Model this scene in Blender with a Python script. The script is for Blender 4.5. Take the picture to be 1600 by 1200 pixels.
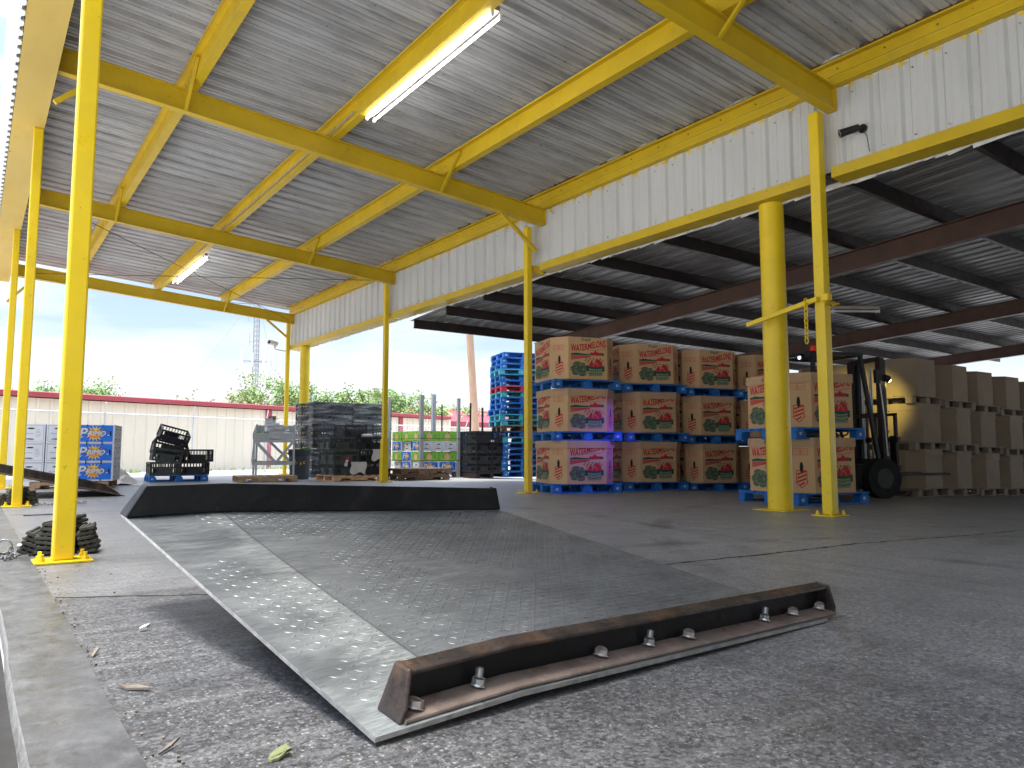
import bpy, bmesh, math, random
from math import sin, cos, pi, radians, sqrt, atan2
from mathutils import Vector, Matrix, Euler
random.seed(7)
for o in list(bpy.data.objects): bpy.data.objects.remove(o)
SC = bpy.context.scene; COL = SC.collection
# ------------------------------------------------------------------ camera
CAMP = Vector((0, 0, .65)); YAW = .62956; PIT = .090427
fwd = Vector((sin(YAW)*cos(PIT), cos(YAW)*cos(PIT), sin(PIT)))
cam = bpy.data.cameras.new('camera'); co = bpy.data.objects.new('camera', cam); COL.objects.link(co)
cam.sensor_width = 36; cam.lens = 26.05; cam.clip_start = .05; cam.clip_end = 3000
co.location = CAMP; co.rotation_euler = fwd.to_track_quat('-Z', 'Y').to_euler(); SC.camera = co
# ------------------------------------------------------------------ sky
SUN_EL, SUN_AZ = radians(77), radians(284)      # azimuth clockwise from +Y
W = bpy.data.worlds.new('World'); SC.world = W; W.use_nodes = True
nt = W.node_tree; N = nt.nodes; L = nt.links; N.clear()
sky = N.new('ShaderNodeTexSky'); sky.sky_type = 'NISHITA'; sky.sun_disc = False
sky.sun_elevation = SUN_EL; sky.sun_rotation = SUN_AZ; sky.air_density = 1.2; sky.dust_density = 1.5
tc = N.new('ShaderNodeTexCoord'); mp = N.new('ShaderNodeMapping'); mp.inputs['Scale'].default_value = (1.6, 1.6, 7.0)
mp.inputs['Location'].default_value = (3.1, .4, .35)
nz = N.new('ShaderNodeTexNoise'); nz.inputs['Scale'].default_value = 1.25; nz.inputs['Detail'].default_value = 7; nz.inputs['Roughness'].default_value = .5
cr = N.new('ShaderNodeValToRGB'); cr.color_ramp.elements[0].position = .45; cr.color_ramp.elements[1].position = .58
L.new(tc.outputs['Generated'], mp.inputs[0]); L.new(mp.outputs[0], nz.inputs[0]); L.new(nz.outputs[0], cr.inputs[0])
sx = N.new('ShaderNodeSeparateXYZ'); L.new(tc.outputs['Generated'], sx.inputs[0])
mr = N.new('ShaderNodeMapRange'); mr.inputs[1].default_value = .03; mr.inputs[2].default_value = .13; mr.inputs[3].default_value = 1; mr.inputs[4].default_value = 0
L.new(sx.outputs[2], mr.inputs[0])
mx2 = N.new('ShaderNodeMath'); mx2.operation = 'MAXIMUM'; L.new(cr.outputs[0], mx2.inputs[0]); L.new(mr.outputs[0], mx2.inputs[1])
mul = N.new('ShaderNodeMath'); mul.operation = 'MULTIPLY_ADD'; mul.inputs[1].default_value = .92; mul.inputs[2].default_value = .06; L.new(mx2.outputs[0], mul.inputs[0])
mix = N.new('ShaderNodeMixRGB'); L.new(mul.outputs[0], mix.inputs[0]); skd = N.new('ShaderNodeMixRGB'); skd.blend_type = 'MULTIPLY'; skd.inputs[0].default_value = 1; skd.inputs[2].default_value = (.76, .75, .78, 1); L.new(sky.outputs[0], skd.inputs[1]); L.new(skd.outputs[0], mix.inputs[1]); mix.inputs[2].default_value = (4.4, 4.55, 4.75, 1)
# overcast skies are brighter overhead than at the horizon
up = N.new('ShaderNodeMapRange'); up.inputs[1].default_value = .30; up.inputs[2].default_value = .75; up.inputs[3].default_value = 1; up.inputs[4].default_value = 3.4
L.new(sx.outputs[2], up.inputs[0])
sc_ = N.new('ShaderNodeVectorMath'); sc_.operation = 'SCALE'; L.new(mix.outputs[0], sc_.inputs[0]); L.new(up.outputs[0], sc_.inputs['Scale'])
bg = N.new('ShaderNodeBackground'); bg.inputs[1].default_value = .10; L.new(sc_.outputs[0], bg.inputs[0])
wo = N.new('ShaderNodeOutputWorld'); L.new(bg.outputs[0], wo.inputs[0])
sl = bpy.data.lights.new('sun', 'SUN'); sl.energy = 2.4; sl.angle = radians(18); sl.color = (1, .96, .9)
so = bpy.data.objects.new('sun', sl); COL.objects.link(so)
sd = Vector((sin(SUN_AZ)*cos(SUN_EL), cos(SUN_AZ)*cos(SUN_EL), sin(SUN_EL)))
so.rotation_euler = (-sd).to_track_quat('-Z', 'Y').to_euler(); so.location = (-5, -5, 12)
SC.view_settings.view_transform = 'Standard'; SC.view_settings.look = 'None'; SC.view_settings.gamma = 1
SC.view_settings.exposure = 1.42
SC.render.engine = 'CYCLES'
SC.cycles.max_bounces = 8; SC.cycles.diffuse_bounces = 5; SC.cycles.transparent_max_bounces = 16

# ------------------------------------------------------------------ materials
MATS = {}
def M(name, col, rough=.6, metal=0, var=.18, scale=3, bump=0, bscale=80, stretch=(1, 1, 1), stain=None, stain2=None, spec=.4, emit=0, alpha=1, rnd=True, coat=0):
    m = bpy.data.materials.new(name); m.use_nodes = True; MATS[name] = m
    t = m.node_tree; n = t.nodes; l = t.links; b = n['Principled BSDF']
    b.inputs['Roughness'].default_value = rough; b.inputs['Metallic'].default_value = metal
    b.inputs['Specular IOR Level'].default_value = spec
    if coat: b.inputs['Coat Weight'].default_value = coat
    if emit:
        b.inputs['Emission Color'].default_value = (*col, 1); b.inputs['Emission Strength'].default_value = emit
    if alpha < 1: b.inputs['Alpha'].default_value = alpha
    tc = n.new('ShaderNodeTexCoord'); v = tc.outputs['Object']
    if rnd:
        oi = n.new('ShaderNodeObjectInfo'); mu = n.new('ShaderNodeMath'); mu.operation = 'MULTIPLY'; mu.inputs[1].default_value = 37.
        l.new(oi.outputs['Random'], mu.inputs[0]); ad = n.new('ShaderNodeVectorMath'); ad.operation = 'ADD'
        l.new(v, ad.inputs[0]); l.new(mu.outputs[0], ad.inputs[1]); v = ad.outputs[0]
    mp = n.new('ShaderNodeMapping'); mp.inputs['Scale'].default_value = stretch; l.new(v, mp.inputs[0]); v = mp.outputs[0]
    def noise(sc, det=6, ro=.6):
        k = n.new('ShaderNodeTexNoise'); k.inputs['Scale'].default_value = sc; k.inputs['Detail'].default_value = det; k.inputs['Roughness'].default_value = ro
        l.new(v, k.inputs[0]); return k
    k = noise(scale); r = n.new('ShaderNodeValToRGB')
    r.color_ramp.elements[0].position = .3; r.color_ramp.elements[1].position = .7
    r.color_ramp.elements[0].color = (*[c*(1-var) for c in col], 1); r.color_ramp.elements[1].color = (*[min(1, c*(1+var)) for c in col], 1)
    l.new(k.outputs[0], r.inputs[0]); out = r.outputs[0]
    for st in (stain, stain2):
        if st:
            sc_, lo, hi, amt, c2 = st[:5]
            k2 = noise(sc_, 8, .65); rr = n.new('ShaderNodeMapRange'); rr.inputs[1].default_value = lo; rr.inputs[2].default_value = hi
            rr.inputs[4].default_value = amt; l.new(k2.outputs[0], rr.inputs[0])
            mm = n.new('ShaderNodeMixRGB'); l.new(rr.outputs[0], mm.inputs[0]); l.new(out, mm.inputs[1]); mm.inputs[2].default_value = (*c2, 1); out = mm.outputs[0]
    l.new(out, b.inputs['Base Color'])
    rk = n.new('ShaderNodeMapRange'); rk.inputs[1].default_value = .3; rk.inputs[2].default_value = .7
    rk.inputs[3].default_value = max(0.03, rough-.12); rk.inputs[4].default_value = min(1, rough+.12)
    k3 = noise(scale*2.3); l.new(k3.outputs[0], rk.inputs[0]); l.new(rk.outputs[0], b.inputs['Roughness'])
    if bump:
        kb = noise(bscale, 5); bp = n.new('ShaderNodeBump'); bp.inputs['Strength'].default_value = 1; bp.inputs['Distance'].default_value = bump
        l.new(kb.outputs[0], bp.inputs['Height']); l.new(bp.outputs[0], b.inputs['Normal'])
    return m
YEL = (.80, .56, .010)
M('yellow paint', YEL, .38, var=.07, scale=2.5, bump=.0015, bscale=14, stain=(9, .62, .74, .5, (.36, .23, .04)), stain2=(26, .67, .71, .75, (.10, .06, .03)), spec=.5)
M('yellow beam', (.60, .41, .014), .45, var=.10, scale=2, bump=.001, bscale=12, stain=(5, .55, .8, .55, (.42, .27, .06)), stain2=(22, .66, .72, .8, (.10, .05, .02)))
M('faded header paint', (.62, .44, .10), .6, var=.16, scale=1.5, stretch=(1, .35, 1), stain=(3, .5, .75, .6, (.42, .33, .16)), stain2=(11, .68, .73, .8, (.08, .03, .03)))
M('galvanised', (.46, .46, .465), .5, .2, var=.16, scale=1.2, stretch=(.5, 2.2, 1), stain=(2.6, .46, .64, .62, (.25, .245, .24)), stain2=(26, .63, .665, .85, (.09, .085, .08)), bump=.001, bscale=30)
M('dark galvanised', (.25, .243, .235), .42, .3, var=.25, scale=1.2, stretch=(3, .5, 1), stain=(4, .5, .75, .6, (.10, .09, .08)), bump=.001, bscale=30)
M('white cladding', (.57, .57, .545), .5, var=.06, scale=1.5, stretch=(1, 1, .4), stain=(4, .55, .8, .35, (.42, .41, .38)), stain2=(40, .70, .73, .7, (.2, .18, .15)))
M('flashing', (.60, .58, .52), .5, .2, var=.2, scale=6, stain=(9, .5, .7, .5, (.3, .26, .2)))
M('rust', (.14, .07, .035), .85, var=.4, scale=20)
M('brown steel', (.105, .055, .038), .55, var=.25, scale=3, stain=(7, .6, .75, .5, (.16, .10, .08)))
M('dark steel', (.030, .020, .018), .5, var=.3, scale=3)
M('ceiling tube', (1., .98, .97), .4, emit=7.5, var=0)
M('unlit tube', (.75, .75, .72), .4, var=.03)
M('lamp housing', (.36, .30, .25), .5, var=.1)
M('white plastic', (.75, .75, .73), .4, var=.04)
M('black plastic', (.018, .018, .02), .38, var=.3, scale=8)
M('cable', (.02, .02, .02), .5, var=0)
M('zinc', (.52, .52, .50), .35, .8, var=.12, scale=30)
M('bolt steel', (.42, .38, .34), .5, .6, var=.25, scale=40, stain=(30, .55, .7, .6, (.22, .12, .07)))
M('chain steel', (.30, .30, .30), .4, .8, var=.3, scale=60)
M('rubber', (.045, .045, .038), .85, var=.35, scale=14, bump=.003, bscale=40, stain=(18, .5, .7, .5, (.16, .15, .12)))
M('curb black', (.012, .012, .013), .42, .2, var=.4, scale=8, bump=.002, bscale=24, stain=(5, .56, .72, .45, (.07, .05, .035)), stain2=(60, .70, .72, .5, (.25, .25, .25)), spec=.5)
M('curb rust', (.060, .048, .042), .42, .5, var=.5, scale=12, bump=.003, bscale=40, stain=(7, .52, .66, .6, (.17, .095, .055)), stain2=(18, .56, .68, .7, (.018, .017, .017)))
M('flange rust', (.20, .155, .13), .7, .3, var=.3, scale=10, bump=.002, bscale=50, stain=(7, .5, .65, .6, (.11, .065, .045)), stain2=(40, .6, .7, .4, (.33, .30, .27)))
M('worn edge', (.50, .49, .46), .4, .8, var=.3, scale=25, bump=.004, bscale=40)
M('blue paint wood', (.012, .135, .44), .65, var=.35, scale=9, stretch=(1, 1, 1), stain=(10, .56, .72, .5, (.10, .27, .42)), stain2=(16, .64, .72, .55, (.05, .05, .06)), bump=.002, bscale=50)
M('teal paint wood', (.05, .33, .42), .65, var=.3, scale=9, stain=(10, .56, .72, .5, (.25, .40, .42)))
M('red paint wood', (.45, .03, .06), .65, var=.3, scale=9)
M('raw wood', (.42, .28, .16), .8, var=.3, scale=8, stretch=(1, 4, 4), stain=(6, .5, .75, .5, (.22, .14, .09)))
M('orange wood', (.62, .36, .18), .8, var=.2, scale=8)
M('old wood', (.17, .11, .075), .85, var=.35, scale=8)
M('pallet grey wood', (.26, .20, .15), .85, var=.3, scale=9)
M('grey paint', (.46, .49, .50), .6, var=.08, scale=5, stain=(7, .6, .8, .3, (.30, .30, .29)))
M('cardboard', (.58, .36, .185), .8, var=.07, scale=2.5, bump=.0012, bscale=9, stain=(3, .55, .8, .2, (.42, .26, .14)))
M('cardboard lid', (.50, .32, .18), .8, var=.09, scale=4, bump=.002, bscale=8)
M('plain cardboard', (.30, .225, .155), .82, var=.10, scale=2.5, bump=.0015, bscale=7)
M('print red', (.50, .022, .028), .7, var=.12, scale=12)
M('print green', (.015, .075, .05), .7, var=.2, scale=14)
M('print pale green', (.26, .29, .16), .7, var=.12, scale=14)
M('print dark', (.012, .014, .012), .8, var=.1)
M('pen', (.09, .07, .06), .8, var=.1)
M('carton white', (.60, .61, .64), .7, var=.05, scale=4)
M('carton ink', (.12, .12, .14), .7, var=.1)
M('carton blue', (.010, .16, .68), .55, var=.1, scale=6)
M('carton yellow', (.85, .50, .02), .6, var=.15, scale=10)
M('carton orange', (.75, .28, .03), .6, var=.15)
M('carton green', (.20, .46, .06), .6, var=.12, scale=6)
M('carton peach', (.72, .40, .22), .6, var=.12)
M('black crate', (.017, .018, .022), .45, var=.3, scale=10, stain=(12, .6, .7, .4, (.06, .06, .065)))
M('grey crate', (.055, .065, .06), .5, var=.3, scale=10)
M('paper', (.62, .60, .55), .8, var=.08, scale=8)
M('leafy green', (.13, .34, .06), .7, var=.4, scale=20)
M('bin grey', (.055, .065, .075), .5, var=.15, scale=5, stain=(6, .6, .8, .4, (.12, .12, .12)))
M('post steel', (.36, .36, .37), .45, .3, var=.12, scale=6)
M('beige siding', (.70, .63, .50), .6, var=.05, scale=1.5, stretch=(1, 1, .3))
M('red trim', (.34, .055, .068), .5, var=.08)
M('fence steel', (.62, .64, .66), .45, .3, var=.08)
M('tower steel', (.30, .31, .33), .6, .3, var=.1)
M('pole wood', (.46, .30, .20), .9, var=.18, scale=5, stretch=(5, 5, .4))
M('bark', (.12, .09, .06), .9, var=.3, scale=8)
M('foliage light', (.30, .44, .17), .75, var=.4, scale=1.2)
M('foliage dark', (.17, .29, .10), .75, var=.4, scale=1.2)
M('forklift body', (.022, .028, .022), .45, var=.2, scale=5)
M('tyre', (.012, .012, .012), .8, var=.3, scale=12, bump=.003, bscale=30)
M('red light', (.5, .03, .01), .3, emit=.12, var=0)
M('yellow lamp', (1., .95, .7), .3, emit=14, var=0)
M('blue lamp', (.05, .1, 1.), .3, emit=14, var=0)
M('kerb steel', (.145, .147, .15), .38, .5, var=.35, scale=5, stretch=(1.5, 1.2, 1), bump=.0018, bscale=26, stain=(9, .5, .68, .6, (.25, .255, .26)), stain2=(13, .54, .68, .7, (.085, .08, .078)))
M('yard concrete', (.50, .49, .46), .9, var=.12, scale=.6, rnd=False)
M('apron', (.44, .43, .40), .9, var=.14, scale=.7, rnd=False, stain=(4, .5, .8, .3, (.3, .29, .27)))
M('dock face', (.035, .033, .03), .9, var=.3, scale=4)
M('grass', (.20, .34, .05), .8, var=.4, scale=3)
M('dry leaf', (.30, .24, .13), .8, var=.3, scale=20)
M('green leaf', (.17, .19, .08), .7, var=.4, scale=30)
M('splinter', (.20, .165, .13), .85, var=.3, scale=20)
M('crack', (.02, .019, .018), .95, var=.3)
M('fork red', (.40, .03, .02), .5, var=.1)
def wrapmat():
    m = bpy.data.materials.new('stretch film'); m.use_nodes = True; MATS['stretch film'] = m
    t = m.node_tree; n = t.nodes; l = t.links; b = n['Principled BSDF']
    b.inputs['Base Color'].default_value = (.62, .64, .66, 1); b.inputs['Roughness'].default_value = .25
    tc = n.new('ShaderNodeTexCoord'); mp = n.new('ShaderNodeMapping'); mp.inputs['Scale'].default_value = (.8, .8, 7)
    k = n.new('ShaderNodeTexNoise'); k.inputs['Scale'].default_value = 1.6; k.inputs['Detail'].default_value = 6
    l.new(tc.outputs['Object'], mp.inputs[0]); l.new(mp.outputs[0], k.inputs[0])
    r = n.new('ShaderNodeMapRange'); r.inputs[1].default_value = .46; r.inputs[2].default_value = .82; r.inputs[3].default_value = .06; r.inputs[4].default_value = .6
    l.new(k.outputs[0], r.inputs[0]); l.new(r.outputs[0], b.inputs['Alpha'])
    bp = n.new('ShaderNodeBump'); bp.inputs['Distance'].default_value = .02; l.new(k.outputs[0], bp.inputs['Height']); l.new(bp.outputs[0], b.inputs['Normal'])
wrapmat()
def floormat():
    m = bpy.data.materials.new('dock floor'); m.use_nodes = True; MATS['dock floor'] = m
    t = m.node_tree; n = t.nodes; l = t.links; b = n['Principled BSDF']
    tc = n.new('ShaderNodeTexCoord'); P = tc.outputs['Object']
    def mapv(s, rot=0):
        mp = n.new('ShaderNodeMapping'); mp.inputs['Scale'].default_value = s; mp.inputs['Rotation'].default_value = (0, 0, rot); l.new(P, mp.inputs[0]); return mp.outputs[0]
    def noise(v, sc, det=6, ro=.6):
        k = n.new('ShaderNodeTexNoise'); k.inputs['Scale'].default_value = sc; k.inputs['Detail'].default_value = det; k.inputs['Roughness'].default_value = ro; l.new(v, k.inputs[0]); return k.outputs[0]
    def mrg(v, a, b_, c=0, d=1):
        r = n.new('ShaderNodeMapRange'); r.inputs[1].default_value = a; r.inputs[2].default_value = b_; r.inputs[3].default_value = c; r.inputs[4].default_value = d; l.new(v, r.inputs[0]); return r.outputs[0]
    def math_(op, a, b_):
        x = n.new('ShaderNodeMath'); x.operation = op
        for i, q in enumerate((a, b_)):
            if isinstance(q, (int, float)): x.inputs[i].default_value = q
            else: l.new(q, x.inputs[i])
        return x.outputs[0]
    def mixc(f, a, b_):
        x = n.new('ShaderNodeMixRGB')
        for i, q in enumerate((f, a, b_)):
            if isinstance(q, tuple): x.inputs[i].default_value = (*q, 1)
            elif isinstance(q, float): x.inputs[i].default_value = q
            else: l.new(q, x.inputs[i])
        return x.outputs[0]
    big = noise(P, .45, 5); med = noise(P, 3.2, 7, .65); fine = noise(P, 70, 4, .7)
    dark = mixc(mrg(med, .3, .7), (.048, .048, .050), (.090, .090, .091))
    # aggregate showing through the worn surface
    vo = n.new('ShaderNodeTexVoronoi'); vo.inputs['Scale'].default_value = 85; vo.inputs['Randomness'].default_value = 1; l.new(P, vo.inputs['Vector'])
    chip = mrg(vo.outputs['Distance'], .24, .36, 1, 0)
    sel = n.new('ShaderNodeSeparateXYZ'); l.new(vo.outputs['Color'], sel.inputs[0])
    pick = mrg(sel.outputs[0], .55, .70)
    patch = mrg(noise(P, 2.1, 4), .40, .60)
    agg = math_('MULTIPLY', math_('MULTIPLY', chip, pick), patch)
    chipc = mixc(mrg(sel.outputs[1], .75, .85), (.30, .295, .28), (.20, .12, .085))
    cellv = mrg(sel.outputs[2], 0, 1, .55, 1.5)
    cm = n.new('ShaderNodeMixRGB'); cm.blend_type = 'MULTIPLY'; cm.inputs[0].default_value = .65; l.new(dark, cm.inputs[1]); l.new(cellv, cm.inputs[2]); dark = cm.outputs[0]
    vo2 = n.new('ShaderNodeTexVoronoi'); vo2.inputs['Scale'].default_value = 190; l.new(P, vo2.inputs['Vector']); s2 = n.new('ShaderNodeSeparateXYZ'); l.new(vo2.outputs['Color'], s2.inputs[0])
    cm2 = n.new('ShaderNodeMixRGB'); cm2.blend_type = 'MULTIPLY'; cm2.inputs[0].default_value = .5; l.new(dark, cm2.inputs[1]); l.new(mrg(s2.outputs[0], 0, 1, .5, 1.6), cm2.inputs[2]); dark = cm2.outputs[0]
    dark = mixc(math_('MULTIPLY', agg, .8), dark, chipc)
    spk = mrg(fine, .62, .70); dark = mixc(math_('MULTIPLY', spk, .45), dark, (.22, .215, .21))
    # smoother, paler concrete further back along the dock edge
    light = mixc(mrg(med, .3, .72), (.115, .115, .115), (.175, .174, .171))
    light = mixc(mrg(big, .45, .7), light, (.115, .114, .112))
    sp = n.new('ShaderNodeSeparateXYZ'); l.new(P, sp.inputs[0])
    wob = math_('ADD', sp.outputs[1], math_('MULTIPLY', med, .25))
    fy = mrg(wob, 3.92, 4.02)
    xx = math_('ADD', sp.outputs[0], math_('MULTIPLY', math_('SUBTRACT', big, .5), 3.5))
    yfar = mrg(sp.outputs[1], 9, 16)
    fx = math_('MAXIMUM', mrg(xx, 1.2, 4.2, 1, 0), math_('MULTIPLY', yfar, .45))
    col = mixc(math_('MULTIPLY', fy, fx), dark, light)
    col = mixc(mrg(xx, 1.0, 5.0, 0, .74), col, (.40, .40, .395))  # colour lightened toward the shed side to make up for the dim light there
    # tyre streaks and sweeping marks
    st = noise(mapv((.5, 9, 1), .42), 1.3, 5, .6); col = mixc(math_('MULTIPLY', mrg(st, .5, .68), .30), col, (.22, .22, .215))
    st2 = noise(mapv((7, .4, 1), .25), 1.1, 5, .6); col = mixc(math_('MULTIPLY', mrg(st2, .54, .70), .30), col, (.055, .054, .054))
    st3 = noise(P, 1.4, 8, .7); col = mixc(math_('MULTIPLY', mrg(st3, .58, .70), .22), col, (.055, .053, .051))
    for cx_, cy_, r_, w_ in ((2.0, -3.5, 7.4, .11), (2.0, -3.5, 8.15, .10), (10.5, -2.0, 8.6, .12), (12., 3.0, 7.3, .10), (-1.0, 6.5, 6.2, .09)):
        dn = n.new('ShaderNodeVectorMath'); dn.operation = 'DISTANCE'; l.new(P, dn.inputs[0]); dn.inputs[1].default_value = (cx_, cy_, 0)
        ab_ = n.new('ShaderNodeMath'); ab_.operation = 'ABSOLUTE'; l.new(math_('SUBTRACT', dn.outputs['Value'], r_), ab_.inputs[0])
        col = mixc(math_('MULTIPLY', mrg(ab_.outputs[0], w_*.5, w_, 1, 0), mrg(st3, .44, .60, 0, .32)), col, (.05, .05, .05))
    for src, amt, lo, hi in ((sel.outputs[2], .40, .45, 1.65), (s2.outputs[0], .38, .5, 1.6)):      # coarse grain of the worn surface
        cg_ = n.new('ShaderNodeMixRGB'); cg_.blend_type = 'MULTIPLY'; cg_.inputs[0].default_value = amt; l.new(col, cg_.inputs[1]); l.new(mrg(src, 0, 1, lo, hi), cg_.inputs[2]); col = cg_.outputs[0]
    col = mixc(math_('MULTIPLY', agg, .35), col, chipc)
    l.new(col, b.inputs['Base Color'])
    b.inputs['Specular IOR Level'].default_value = .55
    l.new(mrg(med, .3, .7, .34, .54), b.inputs['Roughness'])
    h = math_('ADD', math_('MULTIPLY', fine, .5), math_('ADD', math_('MULTIPLY', agg, .6), med))
    bp = n.new('ShaderNodeBump'); bp.inputs['Distance'].default_value = .003; l.new(h, bp.inputs['Height']); l.new(bp.outputs[0], b.inputs['Normal'])
floormat()
def platemat():
    m = bpy.data.materials.new('tread plate steel'); m.use_nodes = True; MATS['tread plate steel'] = m
    t = m.node_tree; n = t.nodes; l = t.links; b = n['Principled BSDF']
    tc = n.new('ShaderNodeTexCoord')
    def noise(s, sc, det=7, ro=.62):
        mp = n.new('ShaderNodeMapping'); mp.inputs['Scale'].default_value = s; l.new(tc.outputs['Object'], mp.inputs[0])
        k = n.new('ShaderNodeTexNoise'); k.inputs['Scale'].default_value = sc; k.inputs['Detail'].default_value = det; k.inputs['Roughness'].default_value = ro; l.new(mp.outputs[0], k.inputs[0]); return k.outputs[0]
    def mrg(v, a, b_, c=0, d=1):
        r = n.new('ShaderNodeMapRange'); r.inputs[1].default_value = a; r.inputs[2].default_value = b_; r.inputs[3].default_value = c; r.inputs[4].default_value = d; l.new(v, r.inputs[0]); return r.outputs[0]
    def mixc(f, a, b_):
        x = n.new('ShaderNodeMixRGB')
        for i, q in enumerate((f, a, b_)):
            if isinstance(q, tuple): x.inputs[i].default_value = (*q, 1)
            else: l.new(q, x.inputs[i])
        return x.outputs[0]
    def mul(a, b_, op='MULTIPLY'):
        x = n.new('ShaderNodeMath'); x.operation = op
        for i, q in enumerate((a, b_)):
            if isinstance(q, (int, float)): x.inputs[i].default_value = q
            else: l.new(q, x.inputs[i])
        return x.outputs[0]
    streak = noise((1, 5, 1), 3.5, 9, .7); streak2 = noise((1.5, 9, 1), 11, 8, .7); blot = noise((1, 1.5, 1), 2.2, 8, .65)
    sp = n.new('ShaderNodeSeparateXYZ'); l.new(tc.outputs['Object'], sp.inputs[0])
    d = mul(mul(mul(sp.outputs[1], .0485), sp.outputs[0], 'SUBTRACT'), -1.70, 'ADD')      # distance left of the bend
    lip = mrg(d, -.005, .01)
    base = mixc(mrg(blot, .35, .65), (.145, .158, .165), (.245, .262, .27))
    baseL = mixc(mrg(blot, .35, .65), (.13, .141, .147), (.22, .235, .243))
    col = mixc(lip, base, baseL)
    col = mixc(mul(mrg(streak, .50, .72), .6), col, (.30, .31, .30))
    col = mixc(mul(mrg(streak2, .50, .66), .55), col, (.05, .05, .052))
    w = mul(mrg(sp.outputs[1], .1, 2.0, .40, .12), mul(mrg(blot, .35, .65, .35, 1.4), 1.))
    band = mul(mrg(d, -.012, .006), mrg(mul(d, w, 'DIVIDE'), .35, 1.0, 1, 0))
    worn = mul(band, mrg(streak2, .42, .60, .15, 1)); worn = mul(worn, mrg(sp.outputs[1], .2, 2.0, 1, .5))
    col = mixc(mul(worn, .65), col, (.56, .61, .58))
    groove = mrg(mul(mul(d, .004, 'ADD'), 0, 'ADD'), 0, 1)
    ad = n.new('ShaderNodeMath'); ad.operation = 'ABSOLUTE'; l.new(mul(d, .006, 'ADD'), ad.inputs[0])
    col = mixc(mul(mrg(ad.outputs[0], .0015, .004, 1, 0), .7), col, (.03, .03, .03))
    l.new(col, b.inputs['Base Color'])
    l.new(mrg(streak, .3, .7, .26, .46), b.inputs['Roughness'])
    b.inputs['Metallic'].default_value = .45
    bp = n.new('ShaderNodeBump'); bp.inputs['Distance'].default_value = .0015; l.new(streak2, bp.inputs['Height']); l.new(bp.outputs[0], b.inputs['Normal'])
platemat()

# ------------------------------------------------------------------ mesh builder
class MB:
    def __init__(s): s.v = []; s.f = []; s.m = []; s.names = []; s.X = Matrix.Identity(4); s.sm = []
    def mi(s, m):
        if m not in s.names: s.names.append(m)
        return s.names.index(m)
    def add(s, vs, fs, m, smooth=False):
        o = len(s.v); s.v += [tuple(s.X @ Vector(p)) for p in vs]; k = s.mi(m)
        for f in fs: s.f.append([i+o for i in f]); s.m.append(k); s.sm.append(smooth)
    def box(s, x0, x1, y0, y1, z0, z1, m):
        s.add([(x0,y0,z0),(x1,y0,z0),(x1,y1,z0),(x0,y1,z0),(x0,y0,z1),(x1,y0,z1),(x1,y1,z1),(x0,y1,z1)],
              [(0,3,2,1),(4,5,6,7),(0,1,5,4),(1,2,6,5),(2,3,7,6),(3,0,4,7)], m)
    def cbox(s, c, d, m, rot=None):
        X = s.X
        s.X = X @ Matrix.Translation(c) @ (Euler(rot).to_matrix().to_4x4() if rot else Matrix.Identity(4))
        s.box(-d[0]/2, d[0]/2, -d[1]/2, d[1]/2, -d[2]/2, d[2]/2, m); s.X = X
    def bar(s, a, b, w, h, m, up=(0, 0, 1)):      # box between two points, w sideways, h along up
        a = Vector(a); b = Vector(b); d = (b-a).normalized(); u = Vector(up); r = d.cross(u).normalized(); u = r.cross(d)
        s.add([a+r*i*w/2+u*j*h/2 for i, j in ((-1,-1),(1,-1),(1,1),(-1,1))]+[b+r*i*w/2+u*j*h/2 for i, j in ((-1,-1),(1,-1),(1,1),(-1,1))],
              [(0,1,2,3),(7,6,5,4),(0,4,5,1),(1,5,6,2),(2,6,7,3),(3,7,4,0)], m)
    def cyl(s, a, b, r, m, n=16, r2=None, caps=True, smooth=True):
        a = Vector(a); b = Vector(b); d = (b-a).normalized(); r2 = r if r2 is None else r2
        t = Vector((1,0,0)) if abs(d.x) < .9 else Vector((0,1,0)); u = d.cross(t).normalized(); w = d.cross(u)
        vs = [a+(u*cos(2*pi*i/n)+w*sin(2*pi*i/n))*r for i in range(n)]+[b+(u*cos(2*pi*i/n)+w*sin(2*pi*i/n))*r2 for i in range(n)]
        s.add(vs, [(i, (i+1) % n, n+(i+1) % n, n+i) for i in range(n)], m, smooth)
        if caps: s.add(vs, [tuple(range(n))[::-1], tuple(range(n, 2*n))], m)
    def tube(s, pts, r, m, n=8):
        for i in range(len(pts)-1): s.cyl(pts[i], pts[i+1], r, m, n)
    def prism(s, prof, a, b, U, V, m):              # closed 2-D profile swept from a to b; U, V its axes
        a = Vector(a); b = Vector(b); U = Vector(U); V = Vector(V); n = len(prof)
        vs = [a+U*p[0]+V*p[1] for p in prof]+[b+U*p[0]+V*p[1] for p in prof]
        s.add(vs, [(i, (i+1) % n, n+(i+1) % n, n+i) for i in range(n)]+[tuple(range(n))[::-1], tuple(range(n, 2*n))], m)
    def poly(s, pts, fr, m, lay=1):                 # flat shape on a face frame
        o, u, v, nn = fr; s.add([o+u*p[0]+v*p[1]+nn*(.0016*lay) for p in pts], [tuple(range(len(pts)))], m)
    def obj(s, name, parent=None, bevel=0, auto=False):
        me = bpy.data.meshes.new(name); me.from_pydata(s.v, [], s.f)
        for k in s.names: me.materials.append(MATS[k])
        me.polygons.foreach_set('material_index', s.m); me.polygons.foreach_set('use_smooth', s.sm)
        bm = bmesh.new(); bm.from_mesh(me); bmesh.ops.recalc_face_normals(bm, faces=bm.faces); bm.to_mesh(me); bm.free(); me.update()
        o = bpy.data.objects.new(name, me); COL.objects.link(o)
        if parent: o.parent = parent
        if bevel:
            b = o.modifiers.new('bevel', 'BEVEL'); b.width = bevel; b.segments = 2; b.limit_method = 'ANGLE'; b.angle_limit = radians(50)
        return o
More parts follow.
